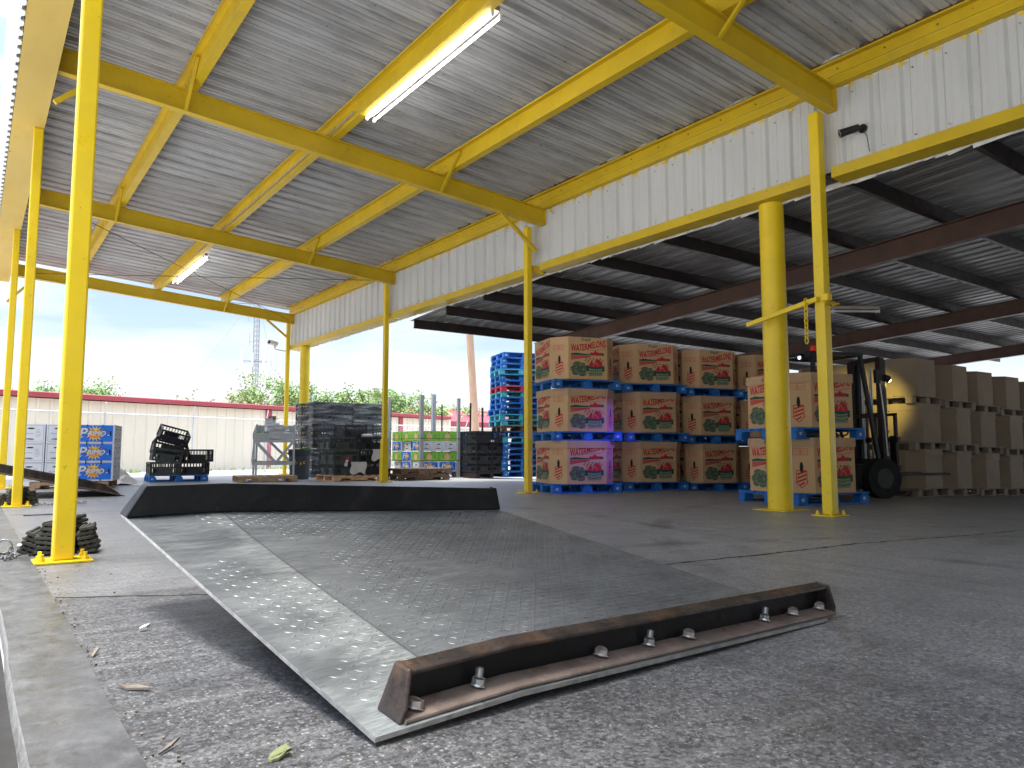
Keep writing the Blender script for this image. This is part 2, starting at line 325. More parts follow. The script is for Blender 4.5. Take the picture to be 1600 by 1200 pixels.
def tag(o, label, cat, group=None, kind=None):
    if label: o['label'] = label
    if cat: o['category'] = cat
    if group: o['group'] = group
    if kind: o['kind'] = kind
    return o
def thing(name, label, cat, loc=(0,0,0), rz=0, group=None):
    o = bpy.data.objects.new(name, None); COL.objects.link(o); o.location = loc; o.rotation_euler = (0, 0, rz); o.empty_display_size = .2
    return tag(o, label, cat, group)
def dup(root, loc, rz, label=None, group=None, rot=None):
    r = root.copy(); COL.objects.link(r); r.location = loc; r.rotation_euler = rot if rot else (0, 0, rz)
    if label: r['label'] = label
    if group: r['group'] = group
    for ch in list(root.children):
        c = ch.copy(); COL.objects.link(c); c.parent = r
        for g in list(ch.children):
            d = g.copy(); COL.objects.link(d); d.parent = c
    return r
USED = set()
def place(proto, loc, rz, label, group=None, rot=None):       # first use moves the prototype itself
    if proto.name not in USED:
        USED.add(proto.name); proto.location = loc; proto.rotation_euler = rot if rot else (0, 0, rz); proto['label'] = label
        if group: proto['group'] = group
        return proto
    return dup(proto, loc, rz, label, group, rot)
def struct(mb, name, **k): return tag(mb.obj(name, **k), None, None, kind='structure')
def corner(cx, cy, rz, w, d): return (cx+cos(rz)*w/2-sin(rz)*d/2, cy+sin(rz)*w/2+cos(rz)*d/2)
def frame(o, u, v): u = Vector(u).normalized(); v = Vector(v).normalized(); return (Vector(o), u, v, u.cross(v).normalized())
def text2d(s, size=1., shear=0, bold=.012, sx=1):
    c = bpy.data.curves.new('t', 'FONT'); c.body = s; c.size = size; c.shear = shear; c.offset = bold*size; c.align_x = 'CENTER'; c.resolution_u = 2
    o = bpy.data.objects.new('t', c); COL.objects.link(o); dg = bpy.context.evaluated_depsgraph_get()
    me = bpy.data.meshes.new_from_object(o.evaluated_get(dg)); vs = [(v.co.x*sx, v.co.y) for v in me.vertices]; fs = [tuple(p.vertices) for p in me.polygons]
    bpy.data.objects.remove(o); bpy.data.meshes.remove(me); return vs, fs
def put_text(mb, t, fr, x, y, m, lay=1, warp=None, rot=0):
    o, u, v, nn = fr; vs = []
    for p in t[0]:
        a, b = (warp(*p) if warp else p)
        a, b = a*cos(rot)-b*sin(rot), a*sin(rot)+b*cos(rot)
        vs.append(o+u*(x+a)+v*(y+b)+nn*(.0016*lay))
    mb.add(vs, t[1], m)
def ell(cx, cy, a, b, n=18, t0=0, t1=2*pi, rot=0):
    r = []
    for i in range(n):
        t = t0+(t1-t0)*i/(n if abs(t1-t0-2*pi) < 1e-6 else n-1); x, y = a*cos(t), b*sin(t)
        r.append((cx+x*cos(rot)-y*sin(rot), cy+x*sin(rot)+y*cos(rot)))
    return r
def stroke(mb, pts, w, fr, m, lay=1):
    for i in range(len(pts)-1):
        (x0, y0), (x1, y1) = pts[i], pts[i+1]; l = sqrt((x1-x0)**2+(y1-y0)**2) or 1; nx, ny = -(y1-y0)/l*w/2, (x1-x0)/l*w/2
        mb.poly([(x0-nx, y0-ny), (x1-nx, y1-ny), (x1+nx, y1+ny), (x0+nx, y0+ny)], fr, m, lay+.08*(i % 3))

# ------------------------------------------------------------------ setting
def fz(x): return -.03*max(0, x-9.5)            # the shed floor falls gently for drainage
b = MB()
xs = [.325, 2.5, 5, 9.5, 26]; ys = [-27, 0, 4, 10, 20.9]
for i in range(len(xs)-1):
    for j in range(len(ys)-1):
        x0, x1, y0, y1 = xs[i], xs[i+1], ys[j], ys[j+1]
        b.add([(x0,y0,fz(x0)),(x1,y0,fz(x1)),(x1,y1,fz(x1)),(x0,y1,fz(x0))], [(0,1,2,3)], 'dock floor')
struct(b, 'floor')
# steel nosing along the edge of the dock
b = MB(); pr = []
random.seed(3); y = -27.0; ew = []
while y < 20.9:
    ew.append((y, random.uniform(-.006, .006), random.uniform(-.005, .005))); y += random.uniform(.25, .6)
ew.append((20.9, 0, 0))
for (y0, a0, c0), (y1, a1, c1) in zip(ew, ew[1:]):
    b.add([(.13+a0,y0,.016),(.325+c0,y0,.012),(.325+c1,y1,.012),(.13+a1,y1,.016)], [(0,1,2,3)], 'kerb steel')
    b.add([(.325+c0,y0,.012),(.325+c1,y1,.012),(.33+c1,y1,-.01),(.33+c0,y0,-.01)], [(0,1,2,3)], 'worn edge')
    b.add([(.13+a0,y0,.016),(.13+a1,y1,.016),(.122+a1,y1,-.03),(.122+a0,y0,-.03)], [(0,1,2,3)], 'worn edge')
struct(b, 'kerb')
b = MB(); b.box(.02, .121, -27, 20.9, -1.2, -.03, 'dock face'); struct(b, 'dock_wall')
b = MB(); G = -.035
gx = [-1500, -26, .125, 1500]; gy = [-1500, -40, 20.95, 1500]
for i in range(3):
    for j in range(3):
        if i == 1 and j == 1: continue
        if i == 2 and j == 1:
            b.add([(gx[2], gy[1], -.4), (gx[3], gy[1], G), (gx[3], -27.01, G), (gx[2], -27.01, -.4)], [(0,1,2,3)], 'apron')
            b.add([(26.01, -27.01, -.52), (gx[3], -27.01, G), (gx[3], gy[2], G), (26.01, gy[2], -.52)], [(0,1,2,3)], 'apron'); continue
        b.add([(gx[i], gy[j], G), (gx[i+1], gy[j], G), (gx[i+1], gy[j+1], G), (gx[i], gy[j+1], G)], [(0,1,2,3)], 'apron')
struct(b, 'ground')
b = MB(); b.add([(-26,-40,-1.2),(.02,-40,-1.2),(.02,20.95,-1.2),(-26,20.95,-1.2)], [(0,1,2,3)], 'yard concrete')
b.add([(-26,20.95,-1.2),(.02,20.95,-1.2),(.02,20.95,G),(-26,20.95,G)], [(0,1,2,3)], 'yard concrete')
b.add([(-26,-40,-1.2),(-26,20.95,-1.2),(-26,20.95,G),(-26,-40,G)], [(0,1,2,3)], 'yard concrete'); struct(b, 'yard')
# joints and cracks in the slab
def crackline(pts, w):
    b = MB(); q = []
    for (x0, y0), (x1, y1) in zip(pts, pts[1:]):
        k = max(3, int(sqrt((x1-x0)**2+(y1-y0)**2)/.05))
        for i in range(k): q.append((x0+(x1-x0)*i/k+random.uniform(-.006, .006), y0+(y1-y0)*i/k+random.uniform(-.01, .01), w*random.uniform(.3, 1.2)))
    for (x0, y0, w0), (x1, y1, w1) in zip(q, q[1:]):
        b.add([(x0, y0-w0/2, .0015), (x1, y1-w1/2, .0015), (x1, y1+w1/2, .0015), (x0, y0+w0/2, .0015)], [(0,1,2,3)], 'crack')
    struct(b, 'floor_crack')
crackline([(.34, 3.92), (.66, 3.74), (.95, 3.57), (1.5, 3.4)], .022)
crackline([(3.1, 2.99), (3.4, 2.98), (4.1, 2.91), (5.1, 2.85), (6.2, 2.64), (8, 2.4)], .026)
crackline([(.36, 9.2), (.8, 9.15), (2, 9.1)], .02)
crackline([(3.2, 5.6), (5, 5.9), (7, 5.75)], .009)
b = MB()
for i in range(900):
    t = random.random(); x = -14+t*46; y0 = 23.0+(x+14)*.35-3.2 + random.uniform(-.25, .55); h = random.uniform(.03, .12)*(.5+.9*random.random()); a = random.uniform(0, pi)
    dx, dy = cos(a)*.05, sin(a)*.05
    b.add([(x-dx, y0-dy, G), (x+dx, y0+dy, G), (x+dx*.3+.03, y0+dy, G+h), (x-dx*.4, y0, G+h*.8)], [(0,1,2,3)], 'grass')
tag(b.obj('grass'), 'strip of green grass along the foot of the chain link fence', 'grass', kind='stuff')

# ------------------------------------------------------------------ canopy
def zt(x): return 5.0-.072*x                     # top of the rafters
def corr_profile(s0, s1, major=.305, mh=.046, minor=.014):
    p = []; s = s0
    while s < s1:
        c = s+major/2
        p += [(s, 0), (s+.035, 0), (s+.043, minor), (s+.055, minor), (s+.063, 0), (c-.055, 0), (c-.030, mh), (c+.030, mh), (c+.055, 0), (s+major-.063, 0), (s+major-.055, minor), (s+major-.043, minor), (s+major-.035, 0)]
        s += major
    p.append((s, 0)); return p
canopy = thing('canopy_roof', 'yellow steel framed canopy roof of corrugated metal sheets over the loading dock', 'roof', (3.7, 8, 4.7))
def sub(mb, name, par, **k):
    o = mb.obj(name, par, **k); o.matrix_parent_inverse = Matrix.Translation(-par.location); return o
b = MB(); pf = corr_profile(-27, 20.75)
RO = .225
X0, X1 = .10, 7.32
vs = []; fs = []
NX = 8
for k in range(NX+1):
    x = X0+(X1-X0)*k/NX
    for (s, h) in pf: vs.append((x, s+.002*sin(k*2.1+s), zt(x)+RO+h+.006*sin(s*1.7+k)*(0 < k < NX)))
n = len(pf)
for k in range(NX): fs += [(k*n+i, k*n+i+1, (k+1)*n+i+1, (k+1)*n+i) for i in range(n-1)]
b.add(vs, fs, 'galvanised'); o = sub(b, 'roof_sheet', canopy); md = o.modifiers.new('thick', 'SOLIDIFY'); md.thickness = .002; md.offset = 1
def ibeam(mb, a, c, h, w, m, tf=.014, tw=.012):   # a, c: top centre line; hangs down by h
    a = Vector(a); c = Vector(c); d = (c-a).normalized(); r = d.cross(Vector((0,0,1))).normalized(); u = r.cross(d)
    P = [(-w/2,0),(w/2,0),(w/2,-tf),(tw/2,-tf),(tw/2,-h+tf),(w/2,-h+tf),(w/2,-h),(-w/2,-h),(-w/2,-h+tf),(-tw/2,-h+tf),(-tw/2,-tf),(-w/2,-tf)]
    n = len(P); vs = [a+r*p[0]+u*p[1] for p in P]+[c+r*p[0]+u*p[1] for p in P]
    mb.add(vs, [(i, (i+1) % n, n+(i+1) % n, n+i) for i in range(n)], m)
    for off in (0, n): mb.add(vs, [tuple(off+i for i in (0,1,2,11)), tuple(off+i for i in (3,4,9,10)), tuple(off+i for i in (5,6,7,8))], m)
for Y in (-26, -21, -16, -11, -6, -1, 4.1, 9.0, 14.15, 20.3):
    b = MB(); xe = 7.19; ibeam(b, (.36, Y, zt(.36)-.003), (xe, Y, zt(xe)-.003), .27, .105, 'yellow beam')
    b.box(xe-.012, xe, Y-.05, Y+.05, zt(xe)-.26, zt(xe)-.018, 'yellow beam')
    sub(b, 'rafter', canopy)
for i, X in enumerate((1.85, 3.62, 5.30)):
    b = MB(); z = zt(X); t = .005; w = .075
    prof = [(-w, .2), (0, .2), (0, t+.0), (w+.01, t), (w+.01, .02), (w+.016, .02), (w+.016, 0), (-t, 0), (-t, .2-t), (-w, .2-t), (-w, .18), (-w-.005, .18), (-w-.005, .2)]
    b.prism(prof, (X, -26.8, z), (X, 20.72, z), (1, 0, -.072), (0, 0, 1), 'yellow beam')
    for Y in (4.1, 9.0, 14.15, 20.3):      # cleats and bolts at each rafter
        b.box(X+.002, X+.012, Y-.06, Y+.06, z+.02, z+.15, 'yellow beam')
        for q in (-.12, .12): b.cyl((X-.02, Y+q, z+.1), (X-.005-.001, Y+q, z+.1), .01, 'yellow beam', 6)
    sub(b, 'purlin', canopy)
    for Y in (4.1, 9.0, 14.15, 20.3):
        if i == 1: continue
        b = MB(); s = -1
        b.bar((X-.03, Y+s*.55, z+.17), (X-.03, Y+s*.03, z-.26), .035, .035, 'yellow beam'); sub(b, 'fly_brace', canopy)
# eave strut over the cladding
b = MB(); z0 = zt(7.2)
prof = [(0, .26), (-.09, .245), (-.09, .225), (-.01, .235), (-.01, .125), (-.022, .11), (-.01, .095), (-.01, .02), (-.03, .0), (.06, 0), (.06, .26)]
b.prism(prof, (7.14, -26.8, z0-.02), (7.14, 20.55, z0-.02), (1, 0, 0), (0, 0, 1), 'yellow beam')
for i in range(60):
    y = -9.5+i*.5; b.cyl((7.12, y, z0+.16), (7.131, y, z0+.16), .008, 'rust', 6)
sub(b, 'eave_strut', canopy)
b = MB(); random.seed(11); y = -9.8
while y < 20.4:
    l = random.uniform(.15, .5); h = random.uniform(.003, .016); b.box(7.03+random.uniform(0, .02), 7.06, y, y+l*.9, z0+.232, z0+.238+h, random.choice(['rust', 'rust', 'flashing'])); y += l
sub(b, 'rusty_edge', canopy)
# outer header channel above the dock edge with the roof's trimmed edge
b = MB()
zh = 4.60
b.prism([(.20, 0), (.53, 0), (.53, .24), (.52, .24), (.52, .012), (.21, .012), (.21, .33), (.20, .33)], (0, -26.8, zh), (0, 20.75, zh), (1, 0, 0), (0, 0, 1), 'faded header paint')
sub(b, 'header_channel', canopy)
b = MB(); vs = []; 
for (s, h) in corr_profile(-27, 20.75, .2, .03, .006): vs += [(.195-h, s, 4.62), (.10-h, s, 5.25)]
b.add(vs, [(i, i+2, i+3, i+1) for i in range(0, len(vs)-2, 2)], 'white cladding'); sub(b, 'edge_cladding', canopy)
for (xa, za, xb, zb, Y) in ((7.03, 3.78, 6.36, zt(6.36)-.275, 9.0), (7.03, 3.80, 6.42, zt(6.42)-.275, 20.3), (.5, 4.05, 1.0, zt(1.0)-.275, 20.3)):
    b = MB(); b.bar((xa, Y, za), (xb, Y, zb), .05, .05, 'yellow beam', (0, 1, 0)); sub(b, 'knee_brace', canopy)
b = MB(); b.bar((.53, 9.0, 4.35), (.84, 9.0, 4.64), .05, .05, 'yellow beam', (0, 1, 0)); sub(b, 'knee_brace', canopy)
for pts in (((.9, 14.2, 4.75), (7.0, 20.2, 4.30)), ((.9, 20.2, 4.75), (7.0, 14.25, 4.30))):
    b = MB(); b.cyl(pts[0], pts[1], .007, 'cable', 6); sub(b, 'brace_rod', canopy)
b = MB(); b.tube([(3.56, 9.3, 4.78), (3.57, 10, 4.76), (3.57, 16.0, 4.76)], .011, 'lamp housing', 6); b.tube([(3.57, 8.2, 4.78), (3.555, 8.7, 4.75), (3.56, 9.3, 4.78)], .011, 'lamp housing', 6); sub(b, 'conduit', canopy)

# cladding wall between canopy and shed
clad = thing('cladding_wall', 'white ribbed metal cladding hung above the open side of the shed', 'wall', (7.2, 8, 3.6))
b = MB(); pf = corr_profile(-27, 20.35, .305, .034, .004); vs = []; random.seed(5)
for (s, h) in pf:
    j = random.uniform(-.002, .002)
    for z in (3.58, 3.9, 4.2, 4.47): vs.append((7.185+h+j*(z > 3.6), s+.0015*sin(z*9+s), z))
n = len(pf)
b.add(vs, [(i*4+k, (i+1)*4+k, (i+1)*4+k+1, i*4+k+1) for i in range(n-1) for k in range(3)], 'white cladding')
y = -2.0
while y < 20:                                    # yellow overspray below the strut
    if random.random() < .75:
        ww = random.uniform(.03, .10); hh = random.uniform(.015, .05)
        b.add([(7.1825, y, 4.452), (7.1825, y+ww, 4.452), (7.1825, y+ww*.9, 4.452-hh), (7.1825, y+ww*.1, 4.452-hh*random.uniform(.6, 1))], [(0,1,2,3)], 'yellow paint')
    y += random.uniform(.08, .25)
sub(b, 'ribbed_sheet', clad)
b = MB(); y = -3.0+.15
while y < 20.2:
    for z in (3.68, 4.36):
        if random.random() < .85: b.cyl((7.183, y+.02, z+random.uniform(-.01, .01)), (7.176, y+.02, z), .008, random.choice(['zinc', 'rust', 'bolt steel']), 6)
    y += .305
o = sub(b, 'screws', clad)
for (ya, yb) in ((-26.9, 4.10), (4.30, 9.0), (9.16, 14.05), (14.25, 20.4)):
    b = MB(); zz = 3.60
    b.prism([(7.10, 0), (7.155, 0), (7.155, -.012), (7.31, -.012), (7.31, -.13), (7.30, -.13), (7.10, -.115)], (0, ya, zz), (0, yb, zz), (1, 0, 0), (0, 0, 1), 'yellow beam')
    sub(b, 'bottom_channel', clad, bevel=.003)
b = MB(); y = -9
while y < 20.3:
    l = random.uniform(.1, .4); dz = random.uniform(-.02, .005)
    b.add([(7.315, y, 3.50), (7.315, y+l, 3.50), (7.34, y+l, 3.455+dz), (7.33, y, 3.46+random.uniform(-.015, .01))], [(0,1,2,3)], 'flashing'); y += l*.97
sub(b, 'torn_flashing', clad)

# ------------------------------------------------------------------ posts
def square_post(x, y, top, label, s=.105, lean=0, pw=(.30, .24), bolts=4, sleeve=False):
    t = thing('steel_post', label, 'post', (x, y, 0), 0, 'yellow square steel posts')
    b = MB(); h = s/2
    b.add([(-h,-h,.014),(h,-h,.014),(h,h,.014),(-h,h,.014),(-h+lean,-h,top),(h+lean,-h,top),(h+lean,h,top),(-h+lean,h,top)], [(0,3,2,1),(4,5,6,7),(0,1,5,4),(1,2,6,5),(2,3,7,6),(3,0,4,7)], 'yellow paint')
    b.obj('shaft', t, bevel=.012)
    b = MB(); b.box(-pw[0]/2, pw[0]/2, -pw[1]/2, pw[1]/2, .001, .014, 'yellow paint'); b.obj('base_plate', t, bevel=.003)
    for sx, sy in ((-1,-1),(1,-1),(-1,1),(1,1))[:bolts]:
        b = MB(); X, Y = sx*(pw[0]/2-.04), sy*(pw[1]/2-.045); b.cyl((X,Y,.014),(X,Y,.034),.021,'yellow paint',6,smooth=False); b.cyl((X,Y,.034),(X,Y,.058),.011,'yellow paint',10); b.obj('bolt', t, bevel=.002)
    if sleeve:
        b = MB(); b.add([(-h-.025,-h-.02,.014),(h+.02,-h-.02,.014),(h+.02,h+.02,.014),(-h-.025,h+.02,.014),(-h-.012,-h-.012,.9),(h+.012,-h-.012,.9),(h+.012,h+.012,.9),(-h-.012,h+.012,.9)], [(0,3,2,1),(4,5,6,7),(0,1,5,4),(1,2,6,5),(2,3,7,6),(3,0,4,7)], 'yellow paint'); b.obj('guard_sleeve', t, bevel=.006)
    return t
square_post(.475, 5.17, 4.73, 'yellow square post nearest the camera at the left dock edge, beside rubber chock', s=.112)
square_post(.475, 10.55, 4.6, 'second yellow post along the left dock edge, rising in front of the rusty ramp')
square_post(.475, 15.75, 4.6, 'yellow post at the far left picture edge, behind the rusty ramp')
square_post(7.05, 4.22, zt(7.05)-.28, 'thin yellow post tied by an arm and chain to the thick round column', s=.115)
square_post(7.03, 9.22, zt(7.05)-.275, 'thin yellow post in front of the tallest stack of watermelon boxes', s=.10)
square_post(7.05, 14.25, zt(7.05)-.28, 'yellow post with wider sleeved foot between black crates and green cartons', s=.10, sleeve=True)
square_post(7.03, 20.3, zt(7.05)-.28, 'farthest yellow post, behind the grey table, carrying a white camera', s=.10)
def round_col(x, y, r, label):
    t = thing('round_column', label, 'column', (x, y, 0), 0, 'thick round yellow columns')
    b = MB(); b.cyl((0,0,.012),(0,0,3.47), r, 'yellow paint', 40); b.obj('shaft', t)
    b = MB(); b.box(-r*1.7, r*1.7, -r*1.5, r*1.5, .001, .012, 'yellow paint'); b.obj('base_plate', t, bevel=.003)
    return t
round_col(7.30, 4.96, .135, 'thick round yellow column beside the thin post with the chain')
round_col(7.20, 19.4, .130, 'thick round yellow column far back, rising behind the grey trash can')
# arm and chain between post and column
t = thing('restraint_arm', 'yellow bar with a hanging chain joining the round column to the post', 'bar', (7.05, 4.2, 2.1))
b = MB(); b.bar((-.09, .02, .11), (-.02, .93, -.03), .04, .05, 'yellow paint'); b.obj('bar', t, bevel=.006)
b = MB(); b.box(-.10, -.02, -.10, -.02, .08, .15, 'yellow paint'); b.obj('bracket', t, bevel=.005)
def chain(pts, par, name='chain', m='chain steel', R=.016, r=.004, n=None):
    b = MB(); tot = 0; P = [Vector(p) for p in pts]; segs = []
    for a, c in zip(P, P[1:]):
        k = max(1, int((c-a).length/(R*1.75)))
        for i in range(k): segs.append((a.lerp(c, i/k), (c-a).normalized()))
    for i, (p, d) in enumerate(segs):
        u = d.cross(Vector((0,0,1)) if abs(d.z) < .9 else Vector((1,0,0))).normalized(); w = d.cross(u)
        s = u if i % 2 else w; s = (s + (w if i % 2 else -u)*.35).normalized(); q = []
        for k in range(10):
            a = 2*pi*k/10; q.append(p+d*(R*1.35*cos(a))+s*(R*.72*sin(a)))
        for k in range(10): b.cyl(q[k], q[(k+1) % 10], r, m, 5, caps=False)
    return b.obj(name, par)
chain([(-.11, .14, .10), (-.12, .14, -.36)], t, m='yellow paint', R=.028, r=.0065)
chain([(-.08,-.08,.06),(.08,-.08,.06),(.08,.08,.06)], t, 'ring_chain', m='yellow paint', R=.026, r=.006)

# ------------------------------------------------------------------ lamps
def lamp(loc, ln, lit, label):
    t = thing('tube_lamp', label, 'lamp', loc, 0, 'ceiling tube lamps' if lit else None)
    b = MB(); b.box(-.03, .03, -ln/2, ln/2, .012, .06, 'lamp housing'); b.obj('housing', t, bevel=.004)
    for s in (-1, 1):
        b = MB(); m = 'ceiling tube' if lit else 'unlit tube'
        b.cyl((s*.048, -ln/2+.02, -.025), (s*.048, ln/2-.02, -.025), .014, m, 12); b.obj('tube', t)
        for q in (-1, 1):
            b = MB(); b.box(s*.048-.014, s*.048+.014, q*(ln/2-.018)-.01, q*(ln/2-.018)+.01, -.05, .0, 'white plastic'); b.obj('socket', t)
    return t
lamp((3.76, 6.76, 4.735), 2.74, True, 'lit twin tube lamp nearest the camera under the canopy')
lamp((3.80, 17.6, 4.735), 2.9, True, 'lit twin tube lamp at the far end of the canopy')
t = lamp((11.45, 6.3, 2.93), .78, False, 'unlit white tube lamp hanging in the dark shed beside the chained post'); t.rotation_euler = (0, .12, radians(-125))

# ------------------------------------------------------------------ security cameras
t = thing('security_camera', 'black bullet camera mounted on the white ribbed cladding', 'camera', (7.18, 3.78, 3.92), 0, 'security cameras')
b = MB(); b.cyl((.0,0,0),(-.02,0,0),.045,'black plastic',20); b.cyl((-.02,0,0),(-.075,.02,-.012),.014,'black plastic',10); b.obj('mount', t)
b = MB(); a, c = Vector((-.07,.01,.0)), Vector((-.20,.14,-.055)); b.cyl(a, c, .035, 'black plastic', 20, r2=.042); b.cyl(c, c+(c-a)*.02, .03, 'zinc', 16); b.cyl(c+(c-a)*.02, c+(c-a)*.04, .022, 'black plastic', 16); b.obj('barrel', t)
b = MB(); b.tube([(-.01,-.01,-.03),(-.03,-.05,-.10),(-.03,-.06,-.18),(-.01,-.06,-.26)], .004, 'cable', 6); b.obj('cord', t)
t = thing('security_camera', 'white camera on an arm from the farthest yellow post', 'camera', (6.97, 20.25, 3.50), 0, 'security cameras')
b = MB(); b.tube([(0,0,-.08),(-.30,0,-.05),(-.33,0,0)], .015, 'fence steel', 8); b.obj('arm', t)
b = MB(); b.cyl((-.28,-.02,.10),(-.52,-.14,.12),.065,'white plastic',18,r2=.07); b.cyl((-.52,-.14,.12),(-.525,-.1425,.12),.052,'black plastic',16); b.obj('housing', t)
b = MB(); b.box(-.36,-.30,-.05,.01,0,.05,'white plastic'); b.obj('bracket', t)

# ------------------------------------------------------------------ shed roof
def zp(y): return 3.82-.062*(y-3.6)              # underside of the shed purlins
shed = thing('shed_roof', 'dark corrugated roof on brown steel girders over the stacked boxes', 'roof', (18, 3, 3.7))
b = MB(); pf = corr_profile(7.33, 26); vs = []; ny = 10
for k in range(ny+1):
    y = -27+(13.75+27)*k/ny
    for (s, h) in pf: vs.append((s, y, zp(y)+.19+h+.004*sin(s*3+k)))
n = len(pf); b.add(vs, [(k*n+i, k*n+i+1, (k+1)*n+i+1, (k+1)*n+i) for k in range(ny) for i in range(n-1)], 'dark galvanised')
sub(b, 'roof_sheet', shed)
Y = 13.55; k = 0
while Y > -26:
    b = MB(); z = zp(Y)
    b.prism([(-.03, .185), (.03, .185), (.03, .165), (.005, .165), (.005, .02), (.03, .02), (.03, 0), (-.03, 0)], (7.34, Y, z), (26, Y, z), (0, 1, 0), (0, 0, 1), 'dark steel')
    sub(b, 'purlin', shed); Y -= 1.29
for X in (10.7, 16.8, 22.9):
    b = MB(); ibeam(b, (X, -26.5, zp(-26.5)-.002), (X, 13.7, zp(13.7)-.002), .30, .15, 'brown steel')
    b.box(X-.075, X+.075, 3.0, 3.012, zp(3)-.28, zp(3)-.02, 'brown steel'); sub(b, 'girder', shed)
for X in (10.7, 16.8, 22.9):
    for Y in (-16, -8, -.9, 13.1):
        if Y > 10 and X < 12: continue
        t = thing('shed_column', 'brown steel column standing in the dark shed', 'column', (X, Y, fz(X)), 0, 'brown columns inside the shed'); b = MB(); b.box(-.07, .07, -.07, .07, 0, zp(Y)-.31-fz(X), 'brown steel'); b.obj('shaft', t)
        b = MB(); b.box(-.13, .13, -.13, .13, .001, .015, 'brown steel'); b.obj('base_plate', t)
b = MB(); b.box(.2, 26, -27.2, -27.05, 0, 5.6, 'white cladding'); tag(b.obj('light_blocking_wall'), 'pale metal wall added unseen behind the camera to block light from the rear', 'wall')  # wall added out of view to cut the light coming from behind
# ------------------------------------------------------------------ dock plate (near)
D0 = Vector((2.747, 1.642, .004)); d1 = Vector((.99111629, .124355, -.04716291)); e2 = Vector((-.11673, .9833, .13962)); nn = Vector((.06373811, -.13287714, .98908095))
plate = thing('dock_plate', 'worn steel tread plate ramp with two black side curbs on the dock floor', 'dock plate')
plate.matrix_world = Matrix(((d1.x, e2.x, nn.x, D0.x), (d1.y, e2.y, nn.y, D0.y), (d1.z, e2.z, nn.z, D0.z), (0, 0, 0, 1)))
def ab(b_): return -1.70+.10*b_/2.06
PH = radians(3)
bpy.context.view_layer.update(); PLM = Matrix(((d1.x, e2.x, nn.x, D0.x), (d1.y, e2.y, nn.y, D0.y), (d1.z, e2.z, nn.z, D0.z), (0, 0, 0, 1)))
def PL(a, b_, c=0):
    q = PL0(a, b_, c); base = PLM @ Vector(PL0(a, b_, 0)); wgt = max(0, min(1, 1-b_/2.06))
    zt_ = base.z-.72*.0472*max(0, -a)*wgt; t_ = (zt_-.65)/(base.z-.65); dv = (base-CAMP)*(t_-1)
    v = Vector(q); m3 = PLM.to_3x3().transposed(); return tuple(v+m3 @ dv)
def PL0(a, b_, c=0):
    k = ab(b_)
    if a >= k: return (a, b_, c)
    return (k+(a-k)*cos(PH)+c*sin(-PH)*0, b_, c+(a-k)*sin(PH))
def rend(b_): return -.09+.165*b_/2.06
T = .012; BW0, BW1 = -.008, 2.155
b = MB(); rows = 12; cols = 10
vs = []
for j in range(rows+1):
    bb = BW0+(BW1-BW0)*j/rows; a0 = -2.095+.105*bb/2.06; a2 = rend(bb); k = ab(bb)
    for a in (a0, k, a2): vs.append(PL(a, bb, T))
m_ = len(vs)
vs += [(v[0], v[1], v[2]-T) for v in vs]
for j in range(rows):
    for i in range(2):
        q = (j*3+i, j*3+i+1, (j+1)*3+i+1, (j+1)*3+i); b.add([vs[x] for x in q], [(0,1,2,3)], 'tread plate steel'); b.add([vs[x+m_] for x in q], [(3,2,1,0)], 'curb rust')
    for i in (0, 2):
        q = (j*3+i, (j+1)*3+i, (j+1)*3+i+m_, j*3+i+m_); b.add([vs[x] for x in q], [(0,1,2,3)], 'worn edge' if i == 0 else 'curb rust')
for j in (0, rows):
    for i in range(2): b.add([vs[x] for x in (j*3+i, j*3+i+1, j*3+i+1+m_, j*3+i+m_)], [(0,1,2,3)], 'worn edge')
# raised tread lozenges, worn away in places
random.seed(21); p = .034; i = 0; aa = -2.06
from mathutils import noise as mn
while aa < .04:
    bb = .11; j = 0
    while bb < 2.05:
        a_ = aa; wear = mn.noise(Vector((a_*1.3, bb*1.1, 3.))) + .5*mn.noise(Vector((a_*4, bb*4, 1.)))
        lim = -.12 if a_ < ab(bb)+.10 else .34
        if a_ < rend(bb)-.03 and abs(a_-ab(bb)) > .02 and wear < lim and a_ > -2.05+.1*bb/2.06:
            th = radians(45) if (i+j) % 2 else radians(-45); L_, W_ = .0135, .0042; h = T+(.0011 if a_ > ab(bb) else .0009)*random.uniform(.6, 1.25)
            c_, s_ = cos(th), sin(th); pts = [(-L_, 0), (-L_*.4, -W_), (L_*.4, -W_), (L_, 0), (L_*.4, W_), (-L_*.4, W_)]
            base = [PL(a_+x*c_-y*s_, bb+x*s_+y*c_, T) for x, y in pts]; top = [PL(a_+(x*c_-y*s_)*.6, bb+(x*s_+y*c_)*.6, h) for x, y in pts]
            b.add(base+top, [(6,7,8,9,10,11)]+[(q, (q+1) % 6, 6+(q+1) % 6, 6+q) for q in range(6)], 'tread plate steel')
        bb += p; j += 1
    aa += p; i += 1
b.obj('tread_plate', plate)
